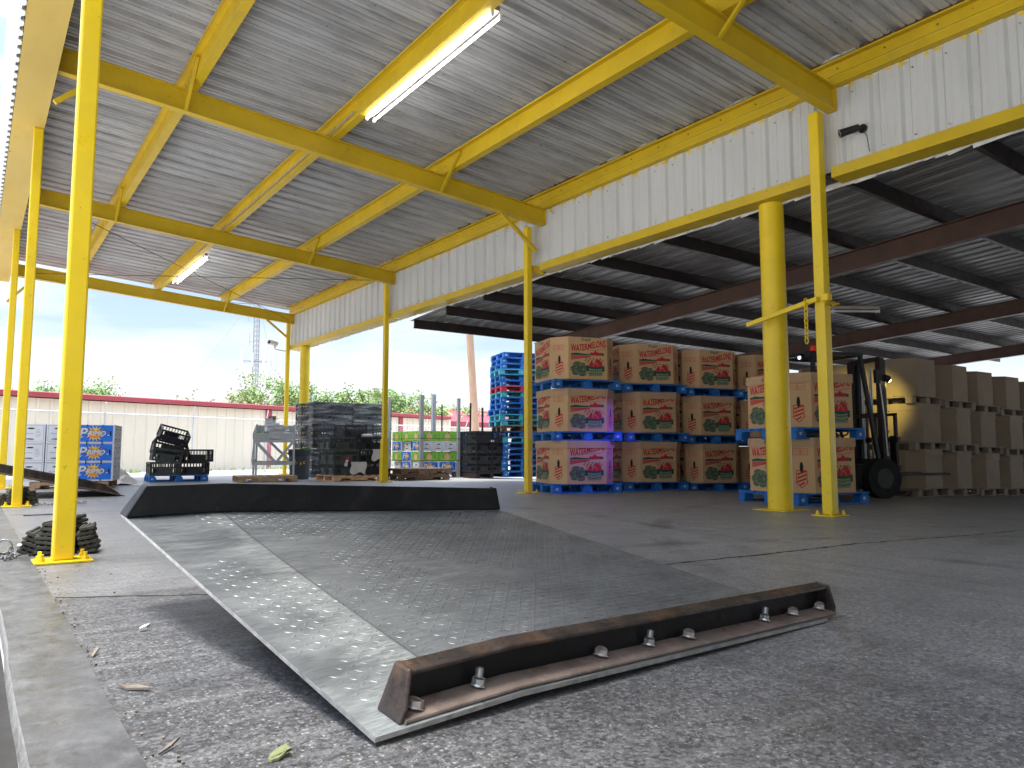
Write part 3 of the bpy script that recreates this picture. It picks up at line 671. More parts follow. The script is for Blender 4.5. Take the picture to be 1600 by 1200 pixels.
def curb(b_in, side, mweb, mfl, mtop, name, a_l, a_r, H, sl, sr):
    # side=-1: flange toward -b (near curb), web on the inner side
    b = MB(); w = .09
    wi = b_in; wo_ = b_in+side*.012; fl = b_in+side*w; tp = b_in+side*.05
    def rail(prof, m, al, ar, at=None):
        st = []
        for a in (al, ab(wi), ar):
            st.append([Vector(PL(a+(c-T)*(sl if a == al else (-sr if a == ar else 0)), x, c)) for x, c in prof])
        n = len(prof)
        for q in range(2): b.add(st[q]+st[q+1], [(i, (i+1) % n, n+(i+1) % n, n+i) for i in range(n)], m)
        b.add(st[0], [tuple(range(n))], m); b.add(st[2], [tuple(range(n))], m)
    c0 = T+.001
    rail([(wi, c0), (wi, c0+H), (wo_, c0+H-.013), (wo_, c0)], mweb, a_l, a_r)
    rail([(wi, c0+H+.001), (tp, c0+H-.006), (tp, c0+H-.018), (wi+side*.0125, c0+H-.012)], mtop, a_l, a_r)
    rail([(wo_+side*.001, c0), (fl, c0), (fl, c0+.011), (wo_+side*.001, c0+.011)], mfl, a_l, a_r)
    for (a, s) in ((a_l, 1), (a_r, -1)):
        k = sl if s > 0 else sr
        def q(x, c, o): return Vector(PL(a+s*(c-T)*k+o*s, x, c))
        P_ = [(wi-side*.002, c0), (fl-side*.006, c0), (fl-side*.006, c0+.03), (tp+side*.004, c0+H+.002), (wi-side*.002, c0+H+.002)]
        A = [q(x, c, -.012) for x, c in P_]; B = [q(x, c, .0) for x, c in P_]; n = len(P_)
        b.add(A+B, [tuple(range(n)), tuple(range(n, 2*n))[::-1]]+[(i, (i+1) % n, n+(i+1) % n, n+i) for i in range(n)], mtop)
    return b.obj(name, plate, bevel=.0055)
c1 = curb(.09, -1, 'curb black', 'flange rust', 'curb rust', 'side_curb', -2.02, 0.005, .106, .28, .16); c1['label'] = 'near side curb showing its open channel with bolts'
c2 = curb(2.06, 1, 'curb black', 'curb rust', 'curb black', 'side_curb', -1.985, .075, .127, .5, .42); c2['label'] = 'far side curb showing its plain black face'
for a_, bb, tall in ((-1.975, .034, 0), (-1.79, .047, 1), (-1.346, .055, 0), (-1.131, .055, 1), (-.936, .05, 0), (-.464, .052, 1), (-.257, .05, 0), (-.045, .048, 0)):
    q = Vector(PL(a_, bb, T+.012)); b = MB(); ra = random.random()
    def cy(z0, z1, r, m, n, r2=None, sm=True): b.cyl(q+Vector((0,0,z0)), q+Vector((.0015,.001,z1)), r, m, n, r2=r2, smooth=sm)
    if tall:
        cy(0, .004, .021, 'zinc', 20); cy(.004, .023, .018, 'zinc', 6, sm=False); cy(.023, .027, .016, 'zinc', 20, .012)
        for i in range(7): cy(.027+i*.003, .027+i*.003+.0018, .0108, 'zinc', 14, .0094)
        cy(.027, .049, .0092, 'zinc', 12)
    else:
        cy(0, .004, .024, 'bolt steel', 20); cy(.004, .021, .0205, 'bolt steel', 6, sm=False); cy(.021, .0225, .0175, 'bolt steel', 20, .012)
    b.obj('bolt', plate, bevel=.0006)
for a_, bb in ((-1.60, .055), (-.72, .055), (-.62, .06)):
    b = MB(); q = Vector(PL(a_, bb, T+.0125)); b.cyl(q, q+Vector((0,0,.0008)), .009, 'rust', 14); b.obj('bolt_hole', plate)
# timbers that carry its raised side, out of sight under it
for (x, y, rz, hh) in ((1.15, 3.10, 0, .24), (2.05, 3.05, .1, .20)):
    b = MB(); b.box(-.16, .16, -.06, .06, 0, hh, 'old wood'); o = b.obj('timber_block'); o.location = (x, y, .002); o.rotation_euler = (0, 0, rz)
    tag(o, 'old timber block under the far side of the dock plate, toward its %s end' % ('sloping lip' if x < 1.5 else 'square'), 'block')
# ------------------------------------------------------------------ second plate behind the posts
ramp = thing('dock_plate', 'rusty brown dock plate with raised left end lying behind the second post', 'dock plate', (1.80, 12.1, .006), 0)
ramp.rotation_euler = (0, radians(13), 0)
b = MB(); b.box(-2.15, .06, .0, 2.0, 0, .012, 'curb rust'); b.obj('tread_plate', ramp, bevel=.002)
for y0, s in ((0, 1), (2.0, -1)):
    b = MB(); b.prism([(-2.15, 0), (0, 0), (-.05, .035), (-.22, .10), (-2.15, .10)], (0, y0+s*.045, .012), (0, y0+s*.055, .012), (1,0,0), (0,0,1), 'curb rust')
    b.prism([(-2.15, .0), (-.02, 0), (-.03, .012), (-2.15, .012)], (0, y0, .012), (0, y0+s*.045, .012), (1,0,0), (0,0,1), 'flange rust')
    b.prism([(-2.15, .0), (-.18, 0), (-.18, .01), (-2.15, .01)], (0, y0+s*.01, .112), (0, y0+s*.055, .112), (1,0,0), (0,0,1), 'curb rust')
    b.prism([(0, 0), (-.05, .035), (-.22, .11), (-.22, .095), (-.06, .025), (-.02, 0)], (0, y0+s*.005, .012), (0, y0+s*.045, .012), (1,0,0), (0,0,1), 'flange rust')
    b.obj('side_curb', ramp)
# ------------------------------------------------------------------ wheel chocks
def chock(loc, rz, label):
    t = thing('wheel_chock', label, 'wheel chock', loc, rz, 'laminated rubber wheel chocks'); random.seed(int(loc[1]*10))
    b = MB()                                     # stacks of ribbed rubber pads, leaning outward on their rods
    for (x, y, tl, k, wd) in ((-.17, .0, .42, 5, .10), (-.055, -.03, .10, 7, .125), (.065, .04, -.06, 8, .12), (.175, -.01, -.16, 6, .11)):
        X_ = b.X; b.X = Matrix.Translation((x, y, .004+abs(tl)*.03)) @ Euler((random.uniform(-.05, .05), tl, random.uniform(-.25, .25))).to_matrix().to_4x4()
        for q in range(k):
            z = q*.0285; ww = wd*(1-.035*q)*random.uniform(.9, 1.05); dd = .25*random.uniform(.92, 1.03); jx = random.uniform(-.008, .008)
            b.cbox((jx, 0, z+.010), (ww, dd, .020), 'rubber', (random.uniform(-.02, .02), random.uniform(-.05, .05), random.uniform(-.05, .05)))
            for g in (-.35, 0, .35): b.cbox((jx+g*ww, 0, z+.022), (ww*.18, dd*.98, .009), 'rubber')
        b.X = X_
    b.obj('rubber_pads', t, bevel=.004)
    b = MB()
    for z in (.05, .10): b.cyl((-.21, 0, z), (.21, 0, z), .009, 'rust', 8)
    b.cyl((-.21, 0, .05), (-.235, 0, .05), .018, 'bolt steel', 6); b.obj('tie_rod', t)
    return t
t = chock((.50, 5.62, 0), -.30, 'black laminated rubber chock piled behind the nearest left post')
q = []
for i in range(14): a = 2*pi*i/13; q.append((-.28+.04*cos(a), -.1, .06+.045*sin(a)))
b = MB(); b.tube([Vector(v) for v in q], .006, 'chain steel', 6); b.obj('ring', t)
t2 = chock((.46, 10.75, 0), .2, 'black rubber chock behind the second post on the left')
t = thing('chain', 'loose steel chain lying on the dock edge beside the nearest chock', 'chain', (.1, 5.4, .02), 0, 'steel chains')
pp = [(.13, .10, .03), (.08, .02, .012), (.02, -.04, .008), (-.0, -.0, .008)]
chain(pp, t, 'links', R=.020, r=.0045); chain([(.13, .1, .01), (.16, -.02, .006), (.09, -.1, .006), (.05, .03, .009), (.14, .04, .012)], t, 'links', R=.020, r=.0045)
t = thing('chain', 'loose steel chain on the floor beside the foot of the second post', 'chain', (.72, 10.7, .006), 0, 'steel chains')
pp = [(.0, .0, .006)]; random.seed(9)
for i in range(9): pp.append((pp[-1][0]+random.uniform(-.06, .13), random.uniform(-.12, .12), .006+random.uniform(0, .01)))
chain(pp, t, 'links', R=.020, r=.0045)
# ------------------------------------------------------------------ pallets
def block_pallet(m, name='block_pallet', w=1.17, d=1.05, label='', m2=None, logo=False):
    t = thing(name, label, 'pallet'); h = .142; m2 = m2 or m; random.seed(len(m))
    b = MB(); k = 7; bw = d/k
    for i in range(k):
        y0 = -d/2+i*bw+.006*(i > 0); j = random.uniform(-.006, .006); b.box(-w/2+j, w/2+j, y0, y0+bw*(.82 if 0 < i < k-1 else .96), h-.020, h, m)
    for x in (-w/2+.07, 0, w/2-.07): b.box(x-.05, x+.05, -d/2+.003, d/2-.003, h-.040, h-.0215, m)
    b.obj('deck_boards', t)
    for y in (-d/2+.06, 0, d/2-.06):
        b = MB(); b.box(-w/2+.002, w/2-.002, y-.05, y+.05, 0, .0192, m)
        for x, hw in ((-w/2+.075, .072), (0, .072), (w/2-.075, .072)): b.box(x-hw, x+hw, y-.055, y+.055, .019, h-.0405, m2)
        if logo and y < 0:
            for x in (-w/2+.075, w/2-.075):
                fr = frame((x, -d/2+.0045, .045), (1, 0, 0), (0, 0, 1))
                b.poly(ell(0, .02, .026, .018, 8, .6, 2*pi-.6), fr, 'white plastic'); b.poly(ell(.004, .02, .016, .010, 8), fr, m2, 2)
        b.obj('runner', t)
    return t
def stringer_pallet(m, w=1.2, d=1.0, gaps=7, label=''):
    t = thing('wooden_pallet', label, 'pallet'); h = .13
    b = MB()
    for i in range(gaps):
        bw = w/gaps; x0 = -w/2+i*bw; b.box(x0+.004, x0+bw*(.72 if 0 < i < gaps-1 else .95), -d/2, d/2, h-.018, h, m)
    b.obj('deck_boards', t)
    for y in (-d/2+.02, 0, d/2-.02):
        b = MB(); b.box(-w/2, w/2, y-.019, y+.019, h-.035, h-.0184, m)
        for x0, x1 in ((-w/2, -w/2+.16), (-w/2+.40, w/2-.40), (w/2-.16, w/2)): b.box(x0, x1, y-.019, y+.019, .0185, h-.035, m)
        for x0, x1 in ((-w/2+.16, -w/2+.40), (w/2-.40, w/2-.16)): b.box(x0, x1, y-.019, y+.019, .066, h-.035, m)
        b.obj('stringer', t)
    b = MB()
    for x in (-w/2+.05, -.25, .25, w/2-.05): b.box(x-.045, x+.045, -d/2, d/2, 0, .018, m)
    b.obj('bottom_boards', t); return t
blue = block_pallet('blue paint wood', logo=True); teal = block_pallet('teal paint wood'); redp = block_pallet('red paint wood'); rawp = block_pallet('old wood')
dullp = block_pallet('pallet grey wood'); woodp = stringer_pallet('raw wood'); orangep = stringer_pallet('orange wood', 1.2, 1.0); oldp = stringer_pallet('old wood', 1.25, 1.0, 8)
for p_ in (blue, teal, redp, rawp, dullp): p_.name = 'pallet'
# ------------------------------------------------------------------ printed watermelon cartons
T_W = text2d('WATERMELONS', .125, bold=.03, sx=.66); T_F = text2d('Fresh', .075, shear=.3, bold=.012)
T_45 = text2d('45', .08, shear=.2, bold=-.004)
def art(mb, fr, s=1.):
    # fr origin at the bottom centre of the face
    def warp(x, y): return x, y*(1.05+.5*abs(x)*1.6)+.03*sin(x*7)+.05*x
    put_text(mb, T_F, fr, -.04, .605, 'print green')
    put_text(mb, T_W, fr, .01, .478, 'print red', 1, warp)
    stroke(mb, [(-.28, .455), (-.05, .47), (.12, .462), (.30, .49)], .006, fr, 'print red')
    # tree line, mound and striped field
    mb.poly([(-.29, .375), (.28, .385), (.28, .42), (.2, .43), (.1, .40), (-.1, .405), (-.2, .415), (-.29, .40)], fr, 'print green', 1)
    mb.poly([(.02, .39), (.05, .43), (.09, .425), (.13, .46), (.17, .43), (.21, .43), (.24, .385)], fr, 'print red', 2)
    for i in range(4): mb.poly([(-.29, .30+i*.018), (.05-.02*i, .355-.0*i+i*.004), (.05, .362+i*.004), (-.29, .313+i*.018)], fr, 'print red', 1+.3*i)
    for i in range(16):
        x = -.05+.02*i; y = .30+.03*sin(i*2.1); mb.poly(ell(x, y, .016, .010, 6), fr, 'print green' if i % 3 else 'print red', 3)
    # melons
    for (x, y, a, c, r) in ((-.19, .235, .075, .040, .1), (-.09, .225, .05, .035, -.3), (-.25, .165, .055, .042, .4), (-.15, .145, .085, .055, .25), (-.045, .16, .05, .040, .5), (-.22, .10, .06, .04, -.1), (-.10, .085, .07, .038, .1)):
        mb.poly(ell(x, y, a, c, 18, rot=r), fr, 'print green', 4)
        for k in (-.66, -.33, 0, .33, .66):
            q = [(x+(k*c*sin(pi*t_/8)-0)*-sin(r)+a*.93*cos(pi*t_/8)*cos(r), y+k*c*sin(pi*t_/8)*cos(r)+a*.93*cos(pi*t_/8)*sin(r)) for t_ in range(9)]
            stroke(mb, q, .0035, fr, 'print pale green' if k else 'cardboard', 5)
    # basket
    mb.poly([(-.02, .17), (.26, .18), (.235, .06), (.015, .05)], fr, 'print pale green', 5)
    mb.poly(ell(.12, .20, .165, .035, 20), fr, 'print green', 6)
    for x in (-.01, .26): mb.poly(ell(x, .16, .022, .035, 10), fr, 'print green', 5.6)
    for i in range(7): x = .0+.04*i; stroke(mb, [(x+.003, .165), (.02+x*.88, .06)], .005, fr, 'print green', 6)
    for yy in (.15, .10): stroke(mb, [(-.02+.03*(yy < .12), yy), (.12, yy-.018), (.255-.02*(yy < .12), yy+.004)], .008, fr, 'print green', 6.5)
    for (pts) in (ell(.17, .205, .075, .115, 12, 0, pi), [(-.0, .205), (.055, .31), (.12, .205)], [(.06, .2), (.125, .275), (.185, .2)], ell(.05, .205, .05, .07, 8, 0, pi)):
        mb.poly(pts, fr, 'print red', 7+random.random()*.4)
    stroke(mb, [(.075, .21), (.125, .277), (.175, .21)], .006, fr, 'cardboard', 8); stroke(mb, [(.0, .212), (.055, .312), (.085, .26)], .005, fr, 'cardboard', 8)
def arrow(mb, fr, m='print red', box=True):
    mb.poly(ell(0, .31, .021, .065, 14), fr, 'print dark', 2)
    if box: stroke(mb, [(-.058, .27), (-.058, .135), (-.072, .135), (0, .06), (.072, .135), (.058, .135), (.058, .27), (-.058, .27)], .009, fr, m, 1)
    for i in range(4):
        y = .09+i*.045; w = .05 if i else .03; mb.poly([(-w, y-.012+.0), (w, y+.028), (w, y+.050), (-w, y+.010)], fr, m, 1.4)
    for j, x in enumerate((-.06, .03)):
        stroke(mb, [(x-.035, .46), (x+.045, .46), (x+.045, .535), (x-.035, .535), (x-.035, .46)], .004, fr, m, 1)
        for q in (.485, .51): stroke(mb, [(x-.035, q), (x+.03, q)], .003, fr, m, 1.3)
W8, C8 = 1.09, .21
def octo(w=W8, c=C8): h = w/2; return [(-h+c,-h),(h-c,-h),(h,-h+c),(h,h-c),(h-c,h),(-h+c,h),(-h,h-c),(-h,-h+c)]
def bulge_bin(name, lid, printed=True, m='cardboard', num=False, H=.665, c=C8, seed=1, w=W8):
    t = thing(name, '', 'box'); b = MB(); P = octo(w, c); n = 8; random.seed(seed)
    inner = [(x*.985, y*.985) for x, y in P]; jit = [(random.uniform(-.008, .008), random.uniform(-.008, .008)) for _ in P]
    lv = [0, H*.5, H]; vs = []
    for z in lv:
        k = 1+.008*(z == lv[1]); vs += [(x*k+(jx if z > 0 else 0), y*k+(jy if z > 0 else 0), z) for (x, y), (jx, jy) in zip(P, jit)]
    if printed: vs = [(x, y, z) for z in (0, H/2, H) for (x, y) in P]
    b.add(vs, [(l*8+i, l*8+(i+1) % 8, (l+1)*8+(i+1) % 8, (l+1)*8+i) for l in range(2) for i in range(8)]+[tuple(range(8))[::-1]], m)
    b.add([(x, y, H) for x, y in P]+[(x, y, H) for x, y in inner], [(i, (i+1) % 8, 8+(i+1) % 8, 8+i) for i in range(8)], m)
    b.add([(x, y, H) for x, y in inner]+[(x, y, H-.1) for x, y in inner], [(i, (i+1) % 8, 8+(i+1) % 8, 8+i) for i in range(8)]+[tuple(range(8, 16))], m)
    h = w/2
    if printed:
        for (o, u) in (((0,-h,0),(1,0,0)), ((-h,0,0),(0,-1,0)), ((0,h,0),(-1,0,0)), ((h,0,0),(0,1,0))): art(b, frame(o, u, (0,0,1)))
        q = h-c/2
        for (o, u) in (((-q,-q,0),(1,-1,0)), ((q,-q,0),(1,1,0)), ((q,q,0),(-1,1,0)), ((-q,q,0),(-1,-1,0))): arrow(b, frame(o, u, (0,0,1)))
    else:
        fr = frame((-h, 0, 0), (0,-1,0), (0,0,1))
        b.poly([(-.02, .36), (.02, .36), (.02, .24), (.045, .24), (0, .17), (-.045, .24), (-.02, .24)], fr, 'print dark', 1)
        for i in range(9): y = .25+i*.036; b.poly([(-.075, y), (-.045, y+.02), (-.045, y+.034), (-.075, y+.014)], fr, 'print dark', 1); b.poly([(.045, y), (.075, y+.02), (.075, y+.034), (.045, y+.014)], fr, 'print dark', 1)
        for i in range(6): x = -.075+i*.028; b.poly([(x, .22-.9*(.03+abs(x)*.0)), (x+.012, .22-.03), (x*.5+.012, .11+abs(x)*.6), (x*.5, .11+abs(x)*.6)], fr, 'print dark', 1.5)
        for k_, q in enumerate((.44, .49, .54)): b.poly([(-.02, q), (.02, q+.005), (.02, q+.03), (-.02, q+.03)], fr, 'print dark', 1)
    b.obj('carton', t)
    if lid:
        b = MB(); f = 1.025; Q = [(x*f, y*f) for x, y in P]; z0, z1 = H-.105, H+.004
        low = [(x*1.004, y*1.004, z0+random.uniform(-.006, .006)) for x, y in Q]
        b.add(low+[(x, y, z1) for x, y in Q], [(i, (i+1) % 8, 8+(i+1) % 8, 8+i) for i in range(8)]+[tuple(range(8, 16))], 'cardboard lid' if printed else m)
        for i in range(8):
            if i % 2 == 0:
                a0 = Vector((*Q[i], 0)); a1 = Vector((*Q[(i+1) % 8], 0)); fr = frame(a0+Vector((0,0,z0)), a1-a0, (0,0,1)); L_ = (a1-a0).length
                stroke(b, [(.03, .005), (.035, .06), (.06, .105)], .003, fr, 'pen'); stroke(b, [(L_-.03, .005), (L_-.035, .06), (L_-.06, .105)], .003, fr, 'pen')
        if num:
            for (o, u) in (((-h*f*1.003, 0, z0), (0,-1,0)), ((0,-h*f*1.003, z0), (1,0,0))): put_text(b, T_45, frame(o, u, (0,0,1)), -.02, .03, 'pen', 2)
        b.obj('lid', t)
    return t
binA = bulge_bin('watermelon_bin', False); binB = bulge_bin('watermelon_bin', True); binC = bulge_bin('watermelon_bin', True, num=True)
for k in (binA, binB, binC): k['category'] = 'watermelon box'
TH = .812; PH_ = .1435
RZ = radians(-17.5)
stk = [(7.25, 8.83, 'leftmost', ''), (8.64, 8.68, 'second', ''), (9.85, 8.40, 'third', ''), (11.02, 8.08, 'fourth', '')]
tiers = ['at the bottom', 'in the middle', 'at the top']
for si, (cx, cy, nm, wh) in enumerate(stk):
    x, y = corner(cx, cy, RZ, 1.15, 1.1); random.seed(si+4)
    for ti in range(3):
        z = fz(x)+ti*TH+.002; r = RZ+random.uniform(-.025, .025); jx, jy = random.uniform(-.02, .02), random.uniform(-.02, .02)
        if si == 0: jx -= .0
        place(blue, (x+jx, y+jy, z), r, 'blue pallet %s in the %s watermelon box stack from the left' % (tiers[ti], nm), 'blue pallets under watermelon boxes')
        q_ = place(binA if ti == 2 else binB, (x+jx-.02, y+jy, z+PH_), r+random.uniform(-.02, .02), 'printed watermelon box %s in the %s stack from the left' % (tiers[ti], nm), 'watermelon boxes in the stacked row'); q_.scale = (random.uniform(.98, 1.015), random.uniform(.98, 1.015), random.uniform(.985, 1)); q_.rotation_euler.x = random.uniform(-.006, .006); q_.rotation_euler.y = random.uniform(-.008, .008)
# second row hidden mostly behind
for (cx, cy, nm) in ((9.0, 9.95, 'second'), (10.2, 9.65, 'third')):
    x, y = corner(cx, cy, RZ, 1.15, 1.1)
    for ti in range(3):
        z = fz(x)+ti*TH+.002
        place(blue, (x, y, z), RZ, 'blue pallet %s in the shaded stack behind the %s front stack' % (tiers[ti], nm), 'blue pallets under watermelon boxes')
        place(binA if ti == 2 else binB, (x, y, z+PH_), RZ, 'watermelon box %s of the shaded stack behind the %s front stack' % (tiers[ti], nm), 'watermelon boxes in the stacked row')
RW = radians(-12); x, y = corner(8.0, 5.17, RW, 1.16, 1.08)
for ti in range(2):
    z = ti*.795+.002; w_ = ('lower', 'upper')[ti]; j = .03*ti
    place(blue, (x-j, y, z), RW+.02*ti, '%s blue pallet of the two-box stack behind the round yellow column' % w_, 'blue pallets behind the round column')
    place(binC, (x-.0, y, z+PH_), RW-.015*ti, '%s watermelon box marked 45 behind the round yellow column' % w_, 'watermelon boxes marked 45')
# ------------------------------------------------------------------ plain bins at the right
pb1 = bulge_bin('cardboard_bin', False, False, 'plain cardboard', H=.63, c=.22, seed=2, w=1.03); pb2 = bulge_bin('cardboard_bin', True, False, 'plain cardboard', H=.63, c=.22, seed=5, w=1.03)
for k in (pb1, pb2): k['category'] = 'cardboard box'
random.seed(31); cn = ['nearest the forklift', 'second from the forklift', 'third from the forklift', 'fourth from the forklift', 'fifth from the forklift', 'sixth from the forklift']
for ci in range(6):
    x = 13.17+ci*1.16; y = 6.52
    for ti in range(3):
        z = fz(x)+ti*.775+.002; jx, jy, jr = random.uniform(-.03, .03), random.uniform(-.05, .03), random.uniform(-.05, .05)
        place(dullp, (x+jx, y+jy, z), jr, 'grey pallet %s of the plain box column %s' % (tiers[ti], cn[ci]), 'grey pallets under plain boxes')
        place(pb1 if ti == 2 else pb2, (x+jx, y+jy, z+PH_), jr+random.uniform(-.03, .03), 'plain brown box %s of the column %s' % (tiers[ti], cn[ci]), 'plain brown boxes')
for ci in range(2):
    x = 13.17+ci*1.16; y = 7.75
    for ti in range(3):
        z = fz(x)+ti*.775+.002
        place(dullp, (x, y, z), 0, 'grey pallet %s, back row, behind the plain column %s' % (tiers[ti], cn[ci]), 'grey pallets under plain boxes')
        place(pb1 if ti == 2 else pb2, (x, y, z+PH_), 0, 'plain brown box %s, back row, behind the column %s' % (tiers[ti], cn[ci]), 'plain brown boxes')
# ------------------------------------------------------------------ forklift
fk = thing('forklift', 'dark forklift with raised mast and shining lamp behind the stacked watermelon boxes', 'forklift', (10.75, 6.20, fz(10.8)), radians(-20))
b = MB(); b.prism([(-1.05,.30),(-.95,.18),(.35,.18),(.35,.55),(.05,.55),(.0,.50),(-.35,.50),(-.42,.95),(-1.0,.98),(-1.08,.75)], (0,-.46,0), (0,.46,0), (1,0,0), (0,0,1), 'forklift body'); b.obj('body', fk, bevel=.03)
b = MB(); b.prism([(-1.10,.25),(-.98,.16),(-.80,.16),(-.80,.90),(-1.02,.92),(-1.12,.7)], (0,-.5,0), (0,.5,0), (1,0,0), (0,0,1), 'dark steel'); b.obj('counterweight', fk, bevel=.03)
b = MB(); b.box(-.42,-.02,-.22,.22,.62,.72,'black plastic'); b.box(-.48,-.38,-.22,.22,.70,1.12,'black plastic'); b.obj('seat', fk, bevel=.03)
b = MB()
for s in (-.42, .42):
    b.bar((.28, s, .55), (.02, s, 2.10), .05, .05, 'black plastic', (0,1,0)); b.bar((-.85, s, .95), (-.80, s, 2.10), .05, .05, 'black plastic', (0,1,0)); b.bar((.06, s, 2.12), (-.84, s, 2.12), .05, .05, 'black plastic')
for i in range(7): b.bar((-.80+i*.14, -.42, 2.13), (-.80+i*.14, .42, 2.13), .03, .03, 'black plastic')
b.bar((.04,-.44,2.12),(.04,.44,2.12),.05,.05,'black plastic'); b.bar((-.83,-.44,2.12),(-.83,.44,2.12),.05,.05,'black plastic'); b.obj('overhead_guard', fk)
b = MB()
for s in (-.30, .30):
    b.box(.44, .52, s-.05, s+.05, .08, 2.10, 'dark steel'); b.box(.53, .60, s*.82-.04, s*.82+.04, .10, 2.08, 'forklift body')
for z in (.5, 1.2, 2.05): b.box(.45, .51, -.30, .30, z, z+.07, 'dark steel')
b.obj('mast', fk, bevel=.004)
b = MB()
for s in (-.09, .09): b.cyl((.49, s, .2), (.49, s, 1.95), .022, 'chain steel', 10)
b.obj('lift_cylinder', fk)
b = MB(); b.box(.61, .66, -.45, .45, .40, .48, 'dark steel'); b.box(.61, .66, -.45, .45, .82, .90, 'dark steel')
for s in (-.40, -.2, 0, .2, .40): b.box(.61, .65, s-.02, s+.02, .40, 1.25, 'dark steel')
b.box(.61, .65, -.42, .42, 1.22, 1.26, 'dark steel'); b.obj('carriage', fk)
for s in (-.28, .28):
    b = MB(); b.box(.67, .71, s-.05, s+.05, .36, .92, 'dark steel'); b.box(.67, 1.70, s-.05, s+.05, .32, .36, 'dark steel'); b.obj('fork', fk)
for (x_, s, r_) in ((.22, -.50, .29), (.22, .50, .29), (-.72, -.44, .27), (-.72, .44, .27)):
    w_ = MB(); w_.cyl((x_, s-.10, r_+.005), (x_, s+.10, r_+.005), r_, 'tyre', 32); wt = w_.obj('wheel', fk, bevel=.02)
    w_ = MB(); w_.cyl((x_, s-.105, r_+.005), (x_, s+.105, r_+.005), r_*.5, 'forklift body', 20); w_.obj('rim', wt)
b = MB(); b.cyl((.10, 0, .55), (-.02, 0, 1.0), .025, 'black plastic', 10)
q = [Vector((-.03+.06*cos(a)*0-.05*sin(a), .16*cos(a), 1.0+.15*sin(a)*.5)) for a in [2*pi*i/16 for i in range(17)]]; b.tube(q, .013, 'black plastic', 6); b.obj('steering_wheel', fk)
b = MB(); b.cyl((.40,-.46,1.78),(.48,-.46,1.76),.055,'black plastic',16); b.cyl((.481,-.46,1.76),(.49,-.46,1.76),.046,'yellow lamp',16); b.box(.30,.40,-.475,-.445,1.74,1.80,'black plastic'); b.box(.25,.32,-.475,-.42,1.7,1.9,'black plastic'); b.obj('headlamp', fk)
b = MB(); b.cyl((-.70,-.3,2.155),(-.70,-.3,2.24),.045,'red light',14,r2=.03); b.obj('beacon', fk)
b = MB(); b.cyl((-.88,-.3,2.08),(-.94,-.3,2.06),.04,'black plastic',14); b.cyl((-.941,-.3,2.06),(-.945,-.3,2.06),.032,'blue lamp',14); b.obj('blue_spotlight', fk)
b = MB(); b.tube([(.36,-.42,1.70),(.40,-.44,1.2),(.42,-.45,.62)], .009, 'white plastic', 6); b.obj('hose', fk)
def spot(name, loc, target, power, col, ang, blend=.4, size=.05):
    l_ = bpy.data.lights.new(name, 'SPOT'); l_.energy = power; l_.color = col; l_.spot_size = ang; l_.spot_blend = blend; l_.shadow_soft_size = size
    o = bpy.data.objects.new(name, l_); COL.objects.link(o); o.location = loc; o.rotation_euler = (Vector(target)-Vector(loc)).to_track_quat('-Z', 'Y').to_euler(); o.parent = fk; o.matrix_parent_inverse = Matrix.Identity(4)
spot('headlamp_light', (.56,-.50,1.75), (1.65,1.35,1.4), 80, (1., .85, .22), radians(48), .8)
spot('blue_light', (-.97,-.30,2.05), (-3.2,1.30,.9), 190, (.14, .06, 1.), radians(28), 1.0)

# ------------------------------------------------------------------ printed produce cartons
T_P = text2d('P', .24, shear=.25, bold=.02); T_RIMO = text2d('RIMO', .115, shear=.2, bold=.035)
def sunart(mb, fr, w, h):
    mb.poly([(-w/2+.012, .025), (w/2-.03, .025), (w/2-.03, h-.012), (-w/2+.012, h-.012)], fr, 'carton blue', 1)
    for i in range(14):
        a = 2*pi*i/14; r0, r1 = h*.27, h*.46; c_ = h*.52
        mb.poly([(r0*cos(a-.16), c_+r0*sin(a-.16)), (r1*cos(a+.05), min(h-.015, max(.03, c_+r1*sin(a+.05)))), (r0*cos(a+.16), c_+r0*sin(a+.16))], fr, 'carton yellow', 2+.05*i)
    mb.poly(ell(0, h*.52, h*.29, h*.29, 20), fr, 'carton yellow', 3); mb.poly(ell(0, h*.45, h*.24, h*.2, 16), fr, 'carton orange', 3.5)
    for s in (-1, -.45, .5, 1.05):                # palm silhouettes
        x = s*h*.42; y = h*.66; stroke(mb, [(x, h*.35), (x+.01, y)], .012, fr, 'carton ink', 4)
        for k in range(7):
            a = pi*k/6; mb.poly([(x+.01, y), (x+.01+.055*cos(a+.12), y+.02+.025*sin(a)-.02*abs(cos(a))), (x+.01+.06*cos(a), y-.008+.03*sin(a))], fr, 'carton ink', 4.3+.05*k)
    k = h/.33
    def wp(x, y): return x*k, y*k
    put_text(mb, T_P, fr, -.20*k, .10*k, 'carton white', 6, wp); put_text(mb, T_RIMO, fr, .03*k, .135*k, 'carton white', 6, wp)
    stroke(mb, [(-.28*k, .07*k), (-.22*k, .09*k), (-.18*k, .12*k)], .014, fr, 'carton white', 6); stroke(mb, [(.20*k, .14*k), (.25*k, .145*k)], .012, fr, 'carton white', 6)
    for x in (-.12, .12): mb.poly([(x*k-.008, h-.03), (x*k+.008, h-.03), (x*k+.008, h+.0), (x*k-.008, h+.0)], fr, 'print dark', 7); mb.poly([(x*k-.008, .0), (x*k+.008, .0), (x*k+.008, .04), (x*k-.008, .04)], fr, 'print dark', 7)
    mb.poly([(w/2-.075, h*.4), (w/2-.055, h*.4), (w/2-.055, h*.65), (w/2-.075, h*.65)], fr, 'print dark', 7)
